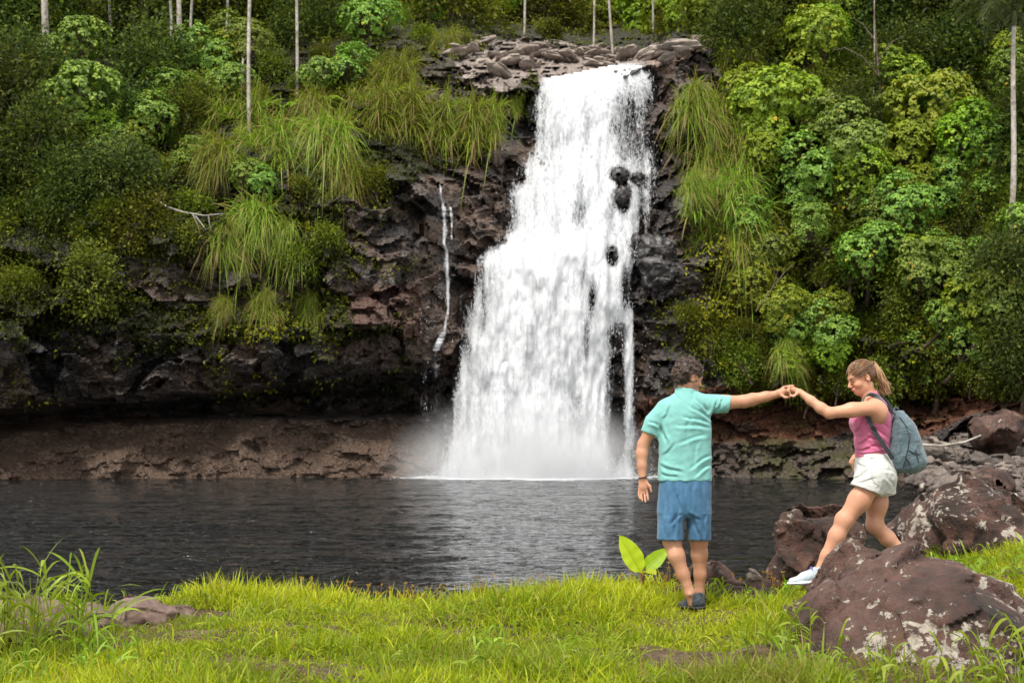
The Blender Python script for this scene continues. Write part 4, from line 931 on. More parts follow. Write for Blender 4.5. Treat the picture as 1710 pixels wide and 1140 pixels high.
for x, y, Y, s_, lab in [(1034, 293, 63.0, .42, 'dark rock splitting the water on the ledge of the fall'), (1066, 300, 62.9, .34, 'small dark rock on the ledge right of the splitting rock'), (1040, 328, 62.4, .62, 'dark block below the splitting rock in the fall'), (1022, 428, 60.9, .48, 'black rock standing in the right half of the fall'), (1080, 412, 60.6, .75, 'large black boulder at the right edge of the fall'), (1095, 448, 60.2, .7, 'black boulder under the large one at the right edge of the fall')]:
    if x < 1075: s_ *= .62; Y += .12
    rock('fall_rock', lab, 'rock', [(x, y, Y, (s_, s_, s_ * .85), 10)] if x < 1075 else [(x + 6, y, Y + .45, (s_ * 1.3, s_, s_ * .6), 15), (x + 22, y + 12, Y + .5, (s_, s_, s_ * .75), -20), (x - 6, y + 14, Y + .5, (s_ * .6, s_, s_ * .6), 0)], .05, (1.7, .30), .10, int(x), MWET, lichen=0)
branchy('driftwood', 'bare driftwood branch lying across the far right rock pile', 'driftwood', P([1535, 1570, 1610, 1650, 1672], [742, 744, 738, 722, 700], 44.5), .045, [], MPALE)
print('rocks', time.time() - T0)
# ================================================================= GRASS of the near bank
MGR = leafmat('grass_blade', (.26, .18, .06), (.19, .27, .008), (.46, .48, .015), .42, .3, (.42, .30, .12))
MGR2 = leafmat('tall_grass_blade', (.20, .20, .04), (.21, .32, .018), (.38, .48, .05), .42, .4)
def bare(x, y):
    q = np.stack([x, y, 0 * x], -1); b = fbm(q * 1.6, 3, 700)
    v = 1 - .95 * sst(1.0, .55, np.hypot((x - 1.2) / .85, (y - 7.7) / .95) + (b - .5) * 1.1)
    v = v * (1 - .8 * sst(1.0, .5, np.hypot((x + 1.5) / .95, (y - 7.5) / .5) + (b - .5) * 1.2))
    v = v * (1 - .75 * sst(1.0, .5, np.hypot((x + 2.2) / .6, (y - 8.6) / .4) + (b - .5) * 1.2))
    v = v * (1 - .85 * ((x > 1.55) & (x < 3.4) & (y < 9.2)) * sst(9.3, 8.9, y)); return np.clip(v * sst(.20, .34, b), .03, 1)
r = RS(900); n = 330000
Yg = 6.2 + (12.6 - 6.2) * r.rand(n) ** 1.15; Xg = r.uniform(-1, 1, n) * (Yg * .37 + 1.7)
kp = (r.rand(n) < bare(Xg, Yg)) & (Yg < bank_edge(Xg) + .45); Xg, Yg = Xg[kp], Yg[kp]; n = len(Xg)
q = np.stack([Xg, Yg, 0 * Xg], -1); hz = fbm(q * 1.1, 3, 710); h2_ = fbm(q * 3.0, 2, 720)
ln = (.035 + .15 * sst(.40, .66, hz) + .06 * h2_) * r.uniform(.5, 1.35, n) * (1 + .5 * sst(1.4, 2.4, Xg)) * (1 - .7 * sst(.5, .2, np.hypot((Xg - 1.28) / 1.0, (Yg - 9.75) / 1.2)))
mb = MB(); d = nrm(np.stack([r.normal(size=n) * .5, r.normal(size=n) * .5, np.full(n, 1.)], -1))
tn = np.clip(.58 + (fbm(q * .9, 3, 730) - .5) * 1.0 + r.normal(size=n) * .13 + .1 * sst(9, 11, Yg), .30, .93); tn = np.where(r.rand(n) < .10, r.uniform(0, .25, n), tn); tn = np.where((r.rand(n) < .01), 1., tn)
blades(mb, r, np.stack([Xg, Yg, groundz(Xg, Yg) - .01], -1), d, ln, r.uniform(.004, .0085, n) * (1 + ln * 2), r.uniform(.1, .9, n), 3, tn)
n = 22000; Yg = r.uniform(6.3, 11.2, n); Xg = r.uniform(-1, 1, n) * (Yg * .37 + .2); kp = (bare(Xg, Yg) > .5) & (Yg < bank_edge(Xg)) & (fbm(np.stack([Xg, Yg, 0 * Xg], -1) * 1.3, 3, 750) > .44) & (np.hypot(Xg - 1.28, Yg - 9.6) > .7); Xg, Yg = Xg[kp], Yg[kp]; n = len(Xg)
blades(mb, r, np.stack([Xg, Yg, groundz(Xg, Yg) - .01], -1), nrm(np.stack([r.normal(size=n) * .5, r.normal(size=n) * .5, np.full(n, 1.)], -1)), r.uniform(.12, .30, n), r.uniform(.005, .010, n), r.uniform(.3, 1.1, n), 5, np.clip(r.normal(.55, .16, n), 0, .93))
tag(mb.build('grass', MGR, None, False), 'short bright yellow green grass carpeting the near bank', 'grass', kind='stuff')
def tall_tuft(seed, n, H, label, loc, spread=.18, wd=.016, leaves=5, lean=0):
    r = RS(seed); root = thing('grass_tuft', label, 'grass tuft', loc)
    mb = MB(); st = MB()
    for i in range(n):
        b = np.array([r.normal() * spread, r.normal() * spread * .8, -.03]); hh = H * r.uniform(.55, 1.0); d = nrm(np.array([r.normal() * .22 + lean, r.normal() * .2, 1.]))
        t = np.linspace(0, 1, 5)[:, None]; pts = b + d * hh * t * .62; st.tube(pts, np.linspace(.0045, .002, 5), 5, .55, False)
        k = leaves; u = r.uniform(.15, 1, k); bb = b + d * (hh * .62 * u)[:, None]
        dd = nrm(d + np.stack([r.normal(size=k) * .75, r.normal(size=k) * .75, r.uniform(.1, .7, k)], -1))
        L_ = hh * r.uniform(.35, .65, k); T_ = np.clip(r.normal(.62, .15, k), .3, .93)
        blades(mb, r, bb, dd, L_, wd * r.uniform(.6, 1.2, k), r.uniform(.3, 1.0, k), 6, T_)
    mb.build('blades', MGR2, root, False); st.build('stems', MGR2, root, True); return root
def gl(x, y, Y, dz=0):
    p = P(x, y, Y); return (p[0], p[1], float(groundz(p[0], p[1])) + dz)
TG = [(40,1120,8.1,26,.95,.22,'tall broad bladed grass clump at the far left, biggest one'),(125,1110,8.3,20,.86,.16,'tall grass clump with arching blades right of the biggest left clump'),(10,1060,8.9,12,.8,.15,'tall grass at the left edge behind the biggest clump'),(185,1120,7.6,8,.45,.14,'low grass tuft at the lower left, right of the tall clumps'),(90,1135,7.2,12,.5,.2,'grass tuft in the lower left corner'),
 (860,1090,8.0,9,.42,.2,'arching grass tuft in the middle of the near bank'),(850,1030,9.6,7,.38,.12,'upright grass tuft sticking up over the bank edge left of the seedling'),(950,1120,7.3,9,.34,.2,'grass tuft low in the centre of the picture'),(740,1120,7.2,10,.34,.25,'dense dark green grass tuft lower centre'),(1205,1000,10.5,6,.36,.07,'bent yellow grass tuft beside the feet of the man'),
 (1290,1110,8.0,13,.46,.12,'grass tuft at the left foot of the largest boulder'),(1360,1130,7.5,10,.36,.12,'grass tuft in front of the left end of the largest boulder'),(1440,1140,7.3,11,.52,.14,'long grass in front of the largest boulder, left of centre'),(1530,1140,7.2,9,.42,.14,'long grass in front of the middle of the largest boulder'),(1620,1140,7.3,11,.48,.14,'long grass in front of the right part of the largest boulder'),(1690,1130,7.5,14,.70,.16,'tall grass in the lower right corner'),
 (1690,1010,10.0,14,.50,.25,'grass tuft on the rise at the right edge'),(1620,985,10.6,10,.36,.2,'grass tuft between the two largest boulders'),(1540,960,11.0,8,.30,.15,'grass tuft behind the top of the largest boulder'),(1320,985,10.5,9,.28,.12,'grass tuft under the dark boulder at the water edge'),(1290,1010,10.4,8,.26,.15,'short tuft left of the shoe of the woman'),(690,1010,10.6,4,.25,.1,'thin grass sprigs on the bank edge left of centre'),(340,1030,9.6,5,.30,.08,'single thin tuft right of the left rocks')]
for i, (x, y, Y, n, H, sp, lab) in enumerate(TG):
    tall_tuft(1000 + i, n, H, lab, gl(x, y, Y), sp)
# weeds with rusty seed heads along the bank edge
MSEED = leafmat('seed_head', (.30, .14, .03), (.36, .20, .04), (.42, .26, .06), .3, .2)
mb = MB(); r = RS(55)
for i in range(170):
    x = r.uniform(-1.7, 2.2); y = float(bank_edge(x)) + r.uniform(-.25, .15); z = float(groundz(x, y)); H = r.uniform(.07, .2); d = np.array([r.normal() * .15, 0, 1.]); p0 = np.array([x, y, z])
    mb.tube([p0, p0 + d * H * .5, p0 + d * H], [.0022, .002, .0015], 4, .3, False)
    k = 7; L_ = r.uniform(.012, .026, k); V, F, kk = leafset(np.repeat((p0 + d * H)[None], k, 0), rdir(r, k) + [0, 0, .5], rdir(r, k), L_, L_ * .5); mb.add(V, F, .6)
tag(mb.build('seed_weeds', MSEED, None, False), 'thin weeds with rusty seed heads along the edge of the bank', 'weeds', kind='stuff')
# banana-like seedling
MBAN = leafmat('seedling_leaf', (.24, .36, .015), (.42, .50, .015), (.58, .60, .04), .45, .35)
def bigleaf(mb, base, d, nn, ln, wd, curl=.25, fold=.18, tone=.5, stalk=.12):
    d = nrm(np.asarray(d, float)); s_ = nrm(np.cross(d, nn)); nn = np.cross(s_, d); u = np.linspace(0, 1, 15)
    w = wd * np.sin(np.pi * np.clip(u, 0, 1) ** .8) ** .65; w[0] = .004; w[-1] = .002
    c = base + d * (u * ln)[:, None] - nn * (curl * ln * u ** 2)[:, None]; vv = np.linspace(-1, 1, 9)
    wob = .012 * np.sin(u * 22)[:, None] * np.abs(vv)[None] ** 2
    V = c[:, None] + s_ * (w[:, None] * vv[None] * .5)[..., None] + nn * ((fold * w[:, None] * np.abs(vv)[None]) + wob * ln * 2)[..., None]
    tn = np.clip(tone - .25 * np.exp(-np.abs(vv) * 9)[None] + .08 * np.sin(u * 60)[:, None], 0, .93) * np.ones((15, 9))
    mb.add(V.reshape(-1, 3), grid_faces(15, 9), tn.ravel()); mb.tube(c, np.linspace(.006, .0015, 15), 5, .8, False)
gb = np.array(gl(1070, 1003, 10.7)); root = thing('seedling', 'young broad leaved seedling with bright yellow green leaves left of the man', 'plant', gb)
mb = MB(); mb.tube([[0, 0, -.05], [.01, 0, .1], [-.005, 0, .2]], [.016, .013, .01], 8); mb.tube([[.0, 0, .02], [.02, 0, .14], [.03, 0, .24]], [.011, .009, .006], 6)
m = MT('red_stem'); MSTEM = m.done(m.bsdf(m.ramp(m.noise(30, 3), [(.3, (.12, .05, .03)), (.7, (.28, .14, .07))]), .6)); mb.build('stem', MSTEM, root)
for (b, d, nn, ln, wd, cu, tn) in [((0, 0, .2), (-.34, -.1, .62), (.1, -1, .2), .31, .155, .12, .72), ((.02, .02, .2), (.55, .1, .50), (-.1, -1, .35), .26, .12, .15, .25), ((.01, -.02, .19), (.28, -.7, .25), (0, -.3, 1), .20, .11, .3, .6), ((-.02, 0, .13), (-.9, 0, .25), (0, -.5, 1), .12, .04, .5, .1), ((-.1, -.05, .03), (-.45, 0, .5), (.2, -1, .3), .14, .06, .2, .7), ((-.1, -.05, .03), (.5, 0, .5), (-.2, -1, .3), .13, .055, .2, .6)]:
    mb = MB(); bigleaf(mb, np.array(b), d, np.array(nn, float), ln, wd, cu, .15, tn); mb.build('leaf', MBAN, root)
print('grass', time.time() - T0)
# ================================================================= PEOPLE
YP = 10.0; KP = YP / FPX
def Q(x, y, dy=0.0):
    return P(x, y, YP) + np.array([0, dy, 0])
def frame(f, roll=0.0):
    f = nrm(np.array(f, float)); u = np.array([0, 0, 1.]) - f[2] * f; u = nrm(u); s_ = np.cross(f, u)
    c, q = math.cos(roll), math.sin(roll); u, s_ = u * c + s_ * q, s_ * c - u * q
    return f, s_, u
def sob(s, name, mat, root, org, attrs=None, relax=1):
    V, F = s.mesh()
    for _ in range(relax):
        A_ = np.zeros_like(V); c = np.zeros(len(V))
        for i in range(4):
            j = (i + 1) % 4
            for q in range(3): A_[:, q] += np.bincount(F[:, i], V[F[:, j], q], len(V)) + np.bincount(F[:, j], V[F[:, i], q], len(V))
            c += np.bincount(F[:, i], minlength=len(V)) + np.bincount(F[:, j], minlength=len(V))
        V = V * .5 + .5 * A_ / np.maximum(c, 1)[:, None]
    return mk(name, V - org, F, mat, root, True, {k: fn(V) for k, fn in (attrs or {}).items()})
def join(a, b, k=.03):
    h = np.clip(k - np.abs(a.f - b.f), 0, None) / k; a.f = np.minimum(a.f, b.f) - h * h * k * .25; return a
def secs(rows, dy0=0.0):
    """rows: (py, xl, xr, ry[, dy]) -> loft sections in metres"""
    o = []
    for q in rows:
        py_, xl, xr, ry = q[:4]; dy = q[4] if len(q) > 4 else dy0; a, b = P(xl, py_, YP), P(xr, py_, YP)
        o.append((a[2], (a[0] + b[0]) / 2, YP + dy, (b[0] - a[0]) / 2, ry))
    return o
def skinmat(name, base):
    m = MT(name); ca = m.attr('skin', 'Color'); v = m.pos(); nz_ = m.noise(9, 4, .6, v); n2 = m.noise(120, 3, .6, v)
    cc = m.mix(1.0, ca, m.ramp(nz_, [(.3, (.90, .86, .84)), (.7, (1.08, 1.05, 1.02))]), 'MULTIPLY')
    return m.done(m.bsdf(cc, .48, .4, m.bump(n2, .15, .003), Subsurface_Weight=.12, Subsurface_Scale=.02))
def clothmat(name, col, sc=9, rough=.85, bump_=.5, var=.12):
    m = MT(name); v = m.pos(); a = m.noise(sc, 3, .5, v, dist=1.2); w = m.noise(260, 2, .5, v)
    c1, c2 = tuple(c * (1 - var) for c in col), tuple(min(1, c * (1 + var * .5)) for c in col)
    n_ = m.bump(a, bump_, .02); n_ = m.bump(w, .25, .002, n_)
    return m.done(m.bsdf(m.ramp(a, [(.35, c1), (.65, c2)]), rough, .25, n_, Sheen_Weight=.15))
MSKIN1 = skinmat('tanned_skin', None); MSKIN2 = skinmat('fair_skin', None)
def head_parts(b, H, fr, fem=False):
    f, s_, u = fr; M = np.stack([f, s_, u], 1)
    def L_(a, c, d): return H + f * a + s_ * c + u * d
    k = .95 if fem else 1.0
    b.ell(L_(-.012, 0, .034), (.099 * k, .077 * k, .084 * k), M, .02); b.ell(L_(.022, 0, -.03), (.066 * k, .061 * k, .083), M, .03)
    b.ell(L_(.052, 0, -.082), (.034, .030 if fem else .036, .026), M, .03); b.ell(L_(.0, 0, -.062), (.05, .055 if fem else .06, .03), M, .03)
    b.ell(L_(.074, 0, .024), (.020, .046, .011), M, .02)
    for q in (-1, 1):
        b.ell(L_(.058, q * .038, -.028), (.026, .022, .022), M, .02)
        b.ell(L_(.088, q * .031, .004), (.014, .017, .009), M, .008, 's')
        b.ell(L_(.076, q * .031, .004), (.0115, .0115, .0115), M, .003)
        b.ell(L_(-.012, q * (.078 * k), -.004), (.021, .008, .032), np.stack([nrm(f + s_ * q * -.0 + u * -.12), nrm(s_ * q + f * -.45), nrm(u + f * .12)], 1), .004)
        b.ell(L_(-.004, q * (.086 * k), .0), (.010, .006, .018), M, .003, 's')
        b.ell(L_(.100, q * .010, -.030), (.010, .008, .007), M, .006)
    b.cap(L_(.086, 0, .008), L_(.112, 0, -.024), .0085, .0105, .012)
    b.ell(L_(.090, 0, -.052), (.011, .022, .0055), M, .006); b.ell(L_(.087, 0, -.063), (.011, .019, .006), M, .006)
    return L_
def chain(b, pts, rad, k=.012):
    for i in range(len(pts) - 1): b.cap(pts[i], pts[i + 1], rad[i], rad[i + 1], k)
def lc(V, H, fr): d = V - H; return d @ fr[0], d @ fr[1], d @ fr[2]
def skin_attr(H, fr, base, beard=0.0, lips=(.42, .13, .10), brow=(.05, .03, .02)):
    base = np.array(base)
    def fn(V):
        a, s_, u = lc(V, H, fr); c = np.tile(base, (len(V), 1)) * (1 + (fbm(V * 11, 4, 5)[:, None] - .5) * np.array([.30, .42, .5]))
        def bl(m, col): 
            nonlocal c; m = np.clip(m, 0, 1)[:, None]; c = c * (1 - m) + m * np.array(col)
        near = (np.linalg.norm(V - H, axis=1) < .16)
        if beard:
            mk_ = near * sst(-.028, -.042, u + .25 * (a - .05) * 0) * sst(.0, .02, a) * sst(-.012, -.03, u - (a < .03) * .03) * (1 - ((a > .085) & (u > -.045)) * 1.0)
            mk_ = np.maximum(mk_, near * ((a > .072) & (u > -.052) & (u < -.038) & (np.abs(s_) < .03)) * 1.)
            bl(mk_ * beard * (.75 + .5 * (fbm(V * 160, 2, 8) - .5)), (.10, .06, .045))
        bl(near * (a > .082) * np.exp(-((u + .058) / .0085) ** 2) * (np.abs(s_) < .021) * .8, lips)
        bl(near * np.exp(-((a - .06) / .03) ** 2 - ((np.abs(s_) - .045) / .02) ** 2 - ((u + .03) / .02) ** 2) * .25, base * np.array([1.05, .72, .68]))
        bl(near * (a > .06) * np.exp(-((u - .027) / .0055) ** 2) * (np.abs(s_) > .012) * (np.abs(s_) < .055) * .85, brow)
        bl(near * (a > .055) * np.exp(-((u - .002) / .0065) ** 2 - ((np.abs(s_) - .031) / .016) ** 2) * .85, (.045, .025, .018))
        return c
    return fn
def hand_set(b, fingers, thumb, palm, rp=.034, flat=((0, 1, 0), .5), rf=.0078):
    b.cap(palm[0], palm[1], rp * .85, rp, .015, flat)
    for g in fingers: chain(b, g, [rf * 1.08, rf, rf * .95, rf * .8][:len(g)] if len(g) <= 4 else None, .006)
    chain(b, thumb, [rf * 1.45, rf * 1.2, rf * .95][:len(thumb)], .012)
def shoe(name, heel, toe, root, org, mats, up=(0, 0, 1), wd=.045, lace=None):
    heel, toe = np.asarray(heel), np.asarray(toe); d = nrm(toe - heel); L_ = np.linalg.norm(toe - heel); up = nrm(np.array(up) - np.dot(up, d) * d); s_ = np.cross(d, up)
    s = Sdf(np.minimum(heel, toe) - .12, np.maximum(heel, toe) + .15, .0055)
    c = lambda a, h, q=0: heel + d * a * L_ + up * h + s_ * q
    s.cap(c(.12, .035), c(.55, .030), .038, .040, .02); s.cap(c(.55, .026), c(.90, .016), .038, .028, .02, (up, .8)); s.cap(c(.14, .04), c(.17, .085), .038, .040, .02); s.cap(c(.2, .07), c(.6, .03), .034, .03, .02)
    s.cut(c(.2, .095), up * 1.0 + d * .25); s.cut(c(.5, -.002), -up)
    o = sob(s, name, mats[0], root, org); o2 = Sdf(np.minimum(heel, toe) - .1, np.maximum(heel, toe) + .1, .0055)
    o2.cap(c(.10, 0), c(.6, 0), .043, .046, .02, (up, .35)); o2.cap(c(.6, 0), c(.93, .003), .046, .034, .02, (up, .35))
    so = sob(o2, 'sole', mats[1], o, np.zeros(3)); so.data.transform(Matrix.Translation(Vector((-org).tolist())))
    mb = MB()
    for i in range(5):
        a = .36 + .075 * i; h = .098 - .012 * i - .004
        mb.tube([c(a, h - .012, -.022) - org, c(a + .02, h, 0) - org, c(a, h - .012, .022) - org], [.0035] * 3, 5)
    for q in (-1, 1): mb.tube([c(.36, .088, 0) - org, c(.33, .10, .02 * q) - org, c(.36, .08, .035 * q) - org], [.003] * 3, 5)
    mb.build('laces', mats[2], o); return o
def flatmat(name, c, rough=.6): m = MT(name); return m.done(m.bsdf(c, rough, .4))
def topx(p):
    d = p - np.array([0, 0, CAMZ]); c, s_ = math.cos(PITCH), math.sin(PITCH); w = d[:, 1] * c + d[:, 2] * s_; return CX + FPX * d[:, 0] / w, 570 - FPX * (d[:, 2] * c - d[:, 1] * s_) / w
def creases(p, segs):
    """folds in cloth: valley along each stroke with a ridge beside it"""
    x, y = topx(p); o = np.zeros(len(p))
    for (x0, y0, x1, y1, w, a) in segs:
        dx, dy = x1 - x0, y1 - y0; L2 = dx * dx + dy * dy; t = ((x - x0) * dx + (y - y0) * dy) / L2; sd_ = ((x - x0) * dy - (y - y0) * dx) / math.sqrt(L2) + 1.5 * np.sin(t * 5)
        env = sst(-.15, .25, t) * sst(1.15, .75, t); o += a * env * (np.exp(-(sd_ / w) ** 2) - .8 * np.exp(-((sd_ - 1.9 * w) / (1.2 * w)) ** 2))
    return o
# ---------------------------------------------------------------- the man
org = Q(1158, 1013, 0.0); org[2] = float(groundz(org[0], org[1]))
man = thing('person', 'man seen from behind in turquoise t-shirt and blue shorts, holding the hand of the woman', 'man', org)
fr = frame((.86, .40, -.34), .10); H = Q(1150.5, 629, 0.0)
b = Sdf(Q(1052, 1030, -.30), Q(1332, 590, .34), .0055)
head_parts(b, H, fr)
b.cap(Q(1143, 672, .01), Q(1147, 643, .0), .062, .056, .03); b.cap(Q(1128, 668, .01), Q(1160, 666, .01), .045, .045, .05)
b.loft(secs([(800, 1108, 1179, .10), (750, 1110, 1178, .10), (700, 1108, 1180, .10), (676, 1115, 1172, .08), (664, 1126, 1160, .05)]), .03)
chain(b, [Q(1110, 682), Q(1092, 708, .01), Q(1075, 742, .03)], [.056, .050, .041], .03); chain(b, [Q(1075, 742, .03), Q(1072.5, 757, .02), Q(1072, 778, 0), Q(1073, 798, -.02)], [.041, .0415, .033, .0265], .02)
hand_set(b, [[Q(1066.5, 817, -.03), Q(1065.5, 825, -.045), Q(1067.5, 831.5, -.062)], [Q(1070.5, 819, -.03), Q(1070, 828, -.047), Q(1071.5, 835, -.068)], [Q(1075, 819.5, -.03), Q(1075.5, 829, -.045), Q(1076.5, 836.5, -.065)], [Q(1079.5, 818, -.03), Q(1080.5, 826, -.04), Q(1081, 833.5, -.056)]],
         [Q(1078, 804, -.03), Q(1084, 811, -.045), Q(1086.5, 819.5, -.055)], (Q(1073, 803, -.024), Q(1073.5, 813, -.028)), .035)
chain(b, [Q(1176, 671, .01), Q(1210, 672, .01), Q(1243, 670, .0)], [.058, .050, .043], .03); chain(b, [Q(1243, 670, .0), Q(1256, 667, -.005), Q(1278, 662, -.02), Q(1298, 658, -.03)], [.043, .043, .034, .026], .02)
hand_set(b, [[Q(1308, 646, -.07 + .023 * i), Q(1315, 645 + i, -.075 + .023 * i), Q(1318, 652, -.08 + .023 * i), Q(1314, 658, -.075 + .023 * i)] for i in range(4)],
         [Q(1302, 660, -.06), Q(1308, 664, -.08), Q(1316, 663, -.085)], (Q(1301, 656.5, -.035), Q(1311, 651.5, -.035)), .037, ((.6, 0, .8), .7))
b.loft(secs([(855, 1108, 1177, .085), (820, 1106, 1179, .095), (795, 1110, 1177, .095)]), .04)
chain(b, [Q(1124, 835), Q(1122, 870, -.01), Q(1121, 902, -.02)], [.070, .066, .060], .03); chain(b, [Q(1121, 900, -.02), Q(1128, 926, -.05), Q(1139, 957, -.06), Q(1150, 988, -.07)], [.059, .056, .041, .0335], .03)
chain(b, [Q(1164, 835), Q(1167, 870, .02), Q(1168, 902, .03)], [.070, .065, .059], .03); chain(b, [Q(1168, 900, .03), Q(1169.5, 926, .05), Q(1171, 960, .06), Q(1170, 992, .07)], [.058, .055, .040, .033], .03)
b.cap(Q(1150, 988, -.07), Q(1155, 1004, -.06), .036, .035, .02); b.cap(Q(1170, 990, .07), Q(1172, 1004, .10), .034, .034, .02)
b.ell(Q(1149, 989, -.105), (.012, .012, .012), None, .012)
sob(b, 'body', MSKIN1, man, org, {'skin': skin_attr(H, fr, (.47, .25, .155), .5)})
# t-shirt
s = Sdf(Q(1062, 812, -.24), Q(1232, 640, .24), .006)
s.loft(secs([(808, 1099.5, 1187.5, .128), (780, 1099.5, 1187.5, .126), (745, 1101.5, 1187.5, .130), (712, 1101.5, 1187.5, .135), (692, 1102, 1186, .130), (676, 1106, 1183, .115), (664, 1117, 1174, .092), (655, 1127, 1163, .070), (645, 1131, 1159, .062)]), .03, 2.35)
sl = Sdf(Q(1062, 812, -.24), Q(1232, 640, .24), .006); sl.cap(Q(1111, 684, 0), Q(1093, 706, .01), .072, .068, .02); sl.cap(Q(1093, 706, .01), Q(1081, 735, .03), .068, .066, .02); sl.cut(Q(1085, 724, 0), P(1077, 740, 10) - P(1090, 700, 10)); join(s, sl, .05)
sl = Sdf(Q(1062, 812, -.24), Q(1232, 640, .24), .006); sl.cap(Q(1168, 674, 0), Q(1226, 674, .01), .068, .063, .03); sl.cut(Q(1218.5, 673, 0), (1, 0, -.16)); join(s, sl, .05)
s.cut(Q(1145, 802, 0), (0, 0, -1)); s.cut(Q(1145, 650, 0), (.12, .1, 1))
SHIRT_F = [(1186, 700, 1152, 676, 2.2, .010), (1184, 706, 1140, 694, 2.2, .009), (1184, 714, 1128, 708, 2.5, .007), (1182, 690, 1166, 664, 2., .011), (1187, 695, 1200, 668, 2., .009), (1196, 686, 1210, 664, 2., .007), (1178, 726, 1132, 738, 2.6, .007), (1104, 708, 1112, 740, 2.2, .010), (1100, 712, 1084, 702, 2., .009), (1108, 700, 1122, 676, 2.2, .006),
 (1102, 776, 1140, 790, 2.4, .008), (1104, 790, 1132, 798, 2., .007), (1186, 760, 1150, 782, 2.4, .008), (1186, 776, 1158, 794, 2.2, .008), (1108, 760, 1130, 740, 2.5, .006), (1150, 700, 1146, 745, 3.0, .006), (1164, 740, 1158, 775, 2.5, .006), (1124, 650, 1134, 668, 2., .006), (1162, 652, 1152, 670, 2., .007)]
def wr(p):
    x, z = (p[:, 0] - H[0]) / KP, (H[2] - p[:, 2]) / KP          # px right of / below the head
    g = fbm(np.stack([x * .045 + z * .028, z * .030 - x * .03, p[:, 1] * 2], -1), 3, 31) - .5
    f_ = np.abs(fbm(np.stack([x * .03 + z * .075, x * .018 - z * .02, p[:, 1] * 1.5], -1), 2, 33) - .5)
    rad = np.sin(np.arctan2(z - 42, x - 34) * 9 + 2 * fbm(p * 8, 2, 3)) * np.exp(-((x - 20) / 26) ** 2 - ((z - 58) / 28) ** 2)
    hem = np.sin(x * .33 + 3 * fbm(p * 3, 2, 7)) * sst(120, 172, z)
    return -.012 * g + .006 * f_ + .003 * hem - .002 + creases(p, SHIRT_F)
s.warp(wr, .035); s.shell(.013)
MTEE = clothmat('turquoise_jersey', (.19, .46, .43), 7, .8, .45, .08)
tee = sob(s, 't_shirt', MTEE, man, org, None, 2)
mb = MB(); t = np.linspace(0, 2 * math.pi, 33); c = Q(1144.5, 651, .0); mb.tube(np.stack([c[0] + .066 * np.cos(t), c[1] + .062 * np.sin(t), c[2] + .000 - .007 * np.cos(t) - .006 * np.sin(t)], -1) - org, [.006] * 33, 8, caps=False); mb.build('collar', MTEE, tee)
# shorts
s = Sdf(Q(1088, 915, -.26), Q(1200, 790, .26), .006)
s.loft(secs([(794, 1101, 1186, .12), (815, 1099, 1187, .128), (840, 1098, 1187, .128), (856, 1098, 1187, .118), (864, 1106, 1179, .09)]), .02, 2.4)
s.loft(secs([(825, 1106, 1138, .08, 0), (862, 1098.5, 1142.5, .115, -.01), (908, 1097, 1141, .105, -.02)]), .03, 2.3); s.loft(secs([(825, 1150, 1180, .08, 0), (862, 1146.5, 1187, .115, .015), (908, 1147.5, 1187.5, .105, .03)]), .03, 2.3)
s.cut(Q(1143, 900.5, 0), (-.02, 0, -1))
SHORT_F = [(1143, 812, 1144, 862, 2., .008), (1112, 806, 1116, 870, 2.6, .009), (1126, 806, 1134, 850, 2.2, .009), (1106, 850, 1110, 898, 2.4, .008), (1132, 852, 1124, 896, 2.4, .009), (1158, 806, 1154, 850, 2.3, .009), (1172, 806, 1176, 866, 2.6, .008), (1158, 858, 1166, 898, 2.4, .008), (1178, 860, 1174, 896, 2.2, .007), (1138, 858, 1118, 874, 2.2, .007), (1149, 856, 1168, 870, 2.2, .007)]
def wr2(p):
    x, z = (p[:, 0] - H[0]) / KP, (H[2] - p[:, 2]) / KP
    g = fbm(np.stack([x * .10, z * .028, p[:, 1] * 3], -1), 3, 41) - .5; cr_ = np.exp(-((x + 7) / 5) ** 2) * sst(185, 215, z)
    return -.011 * g + .004 * cr_ + creases(p, SHORT_F) - .002 * np.sin(x * .5 + 4 * fbm(p * 4, 2, 3)) * sst(240, 270, z)
s.warp(wr2, .035); s.shell(.013); MSH = clothmat('blue_shorts_cloth', (.058, .155, .275), 8, .7, .5, .15); sho = sob(s, 'shorts', MSH, man, org, None, 2)
# hair
def local_grid(s, H, fr):
    X, Y, Z = s.grid(); d = np.stack([X - H[0], Y - H[1], Z - H[2]], -1); return d @ fr[0], d @ fr[1], d @ fr[2]
s = Sdf(H - .16, H + .17, .005); M = np.stack(fr, 1); Lm = lambda a, c, d: H + fr[0] * a + fr[1] * c + fr[2] * d
s.ell(Lm(-.020, 0, .040), (.106, .090, .090), M); s.ell(Lm(-.060, 0, -.01), (.062, .074, .07), M, .03)
a_, c_, u_ = local_grid(s, H, fr)
s.f = np.maximum(s.f, np.maximum((a_ * .93 - u_ * .36 - .038), -(u_ + .072) - .0)).astype(np.float32)
s.f = np.maximum(s.f, np.minimum(np.minimum(a_ + .035, .022 - u_), .5 * (np.abs(c_) - .05))).astype(np.float32)
s.warp(lambda p: -(fbm(p * 48, 3, 61) - .5) * .030, .03)
m = MT('curly_dark_hair'); t_ = m.attr('tone'); v = m.pos(); MHAIR1 = m.done(m.bsdf(m.ramp(t_, [(.0, (.012, .006, .004)), (.5, (.048, .026, .017)), (1., (.25, .17, .12))]), .45, .5, m.bump(m.noise(90, 4, .7, v), .8, .006)))
hair = sob(s, 'hair', MHAIR1, man, org, {'tone': lambda V: np.clip(.25 + (fbm(V * 60, 2, 4) - .5) * 1.0, 0, 1)}, 0)
Vh = np.array([v_.co for v_ in hair.data.vertices]) + org; r = RS(71); mb = MB(); la, lcx, lu = lc(Vh, H, fr)
pk = Vh[r.choice(len(Vh), 850)]; 
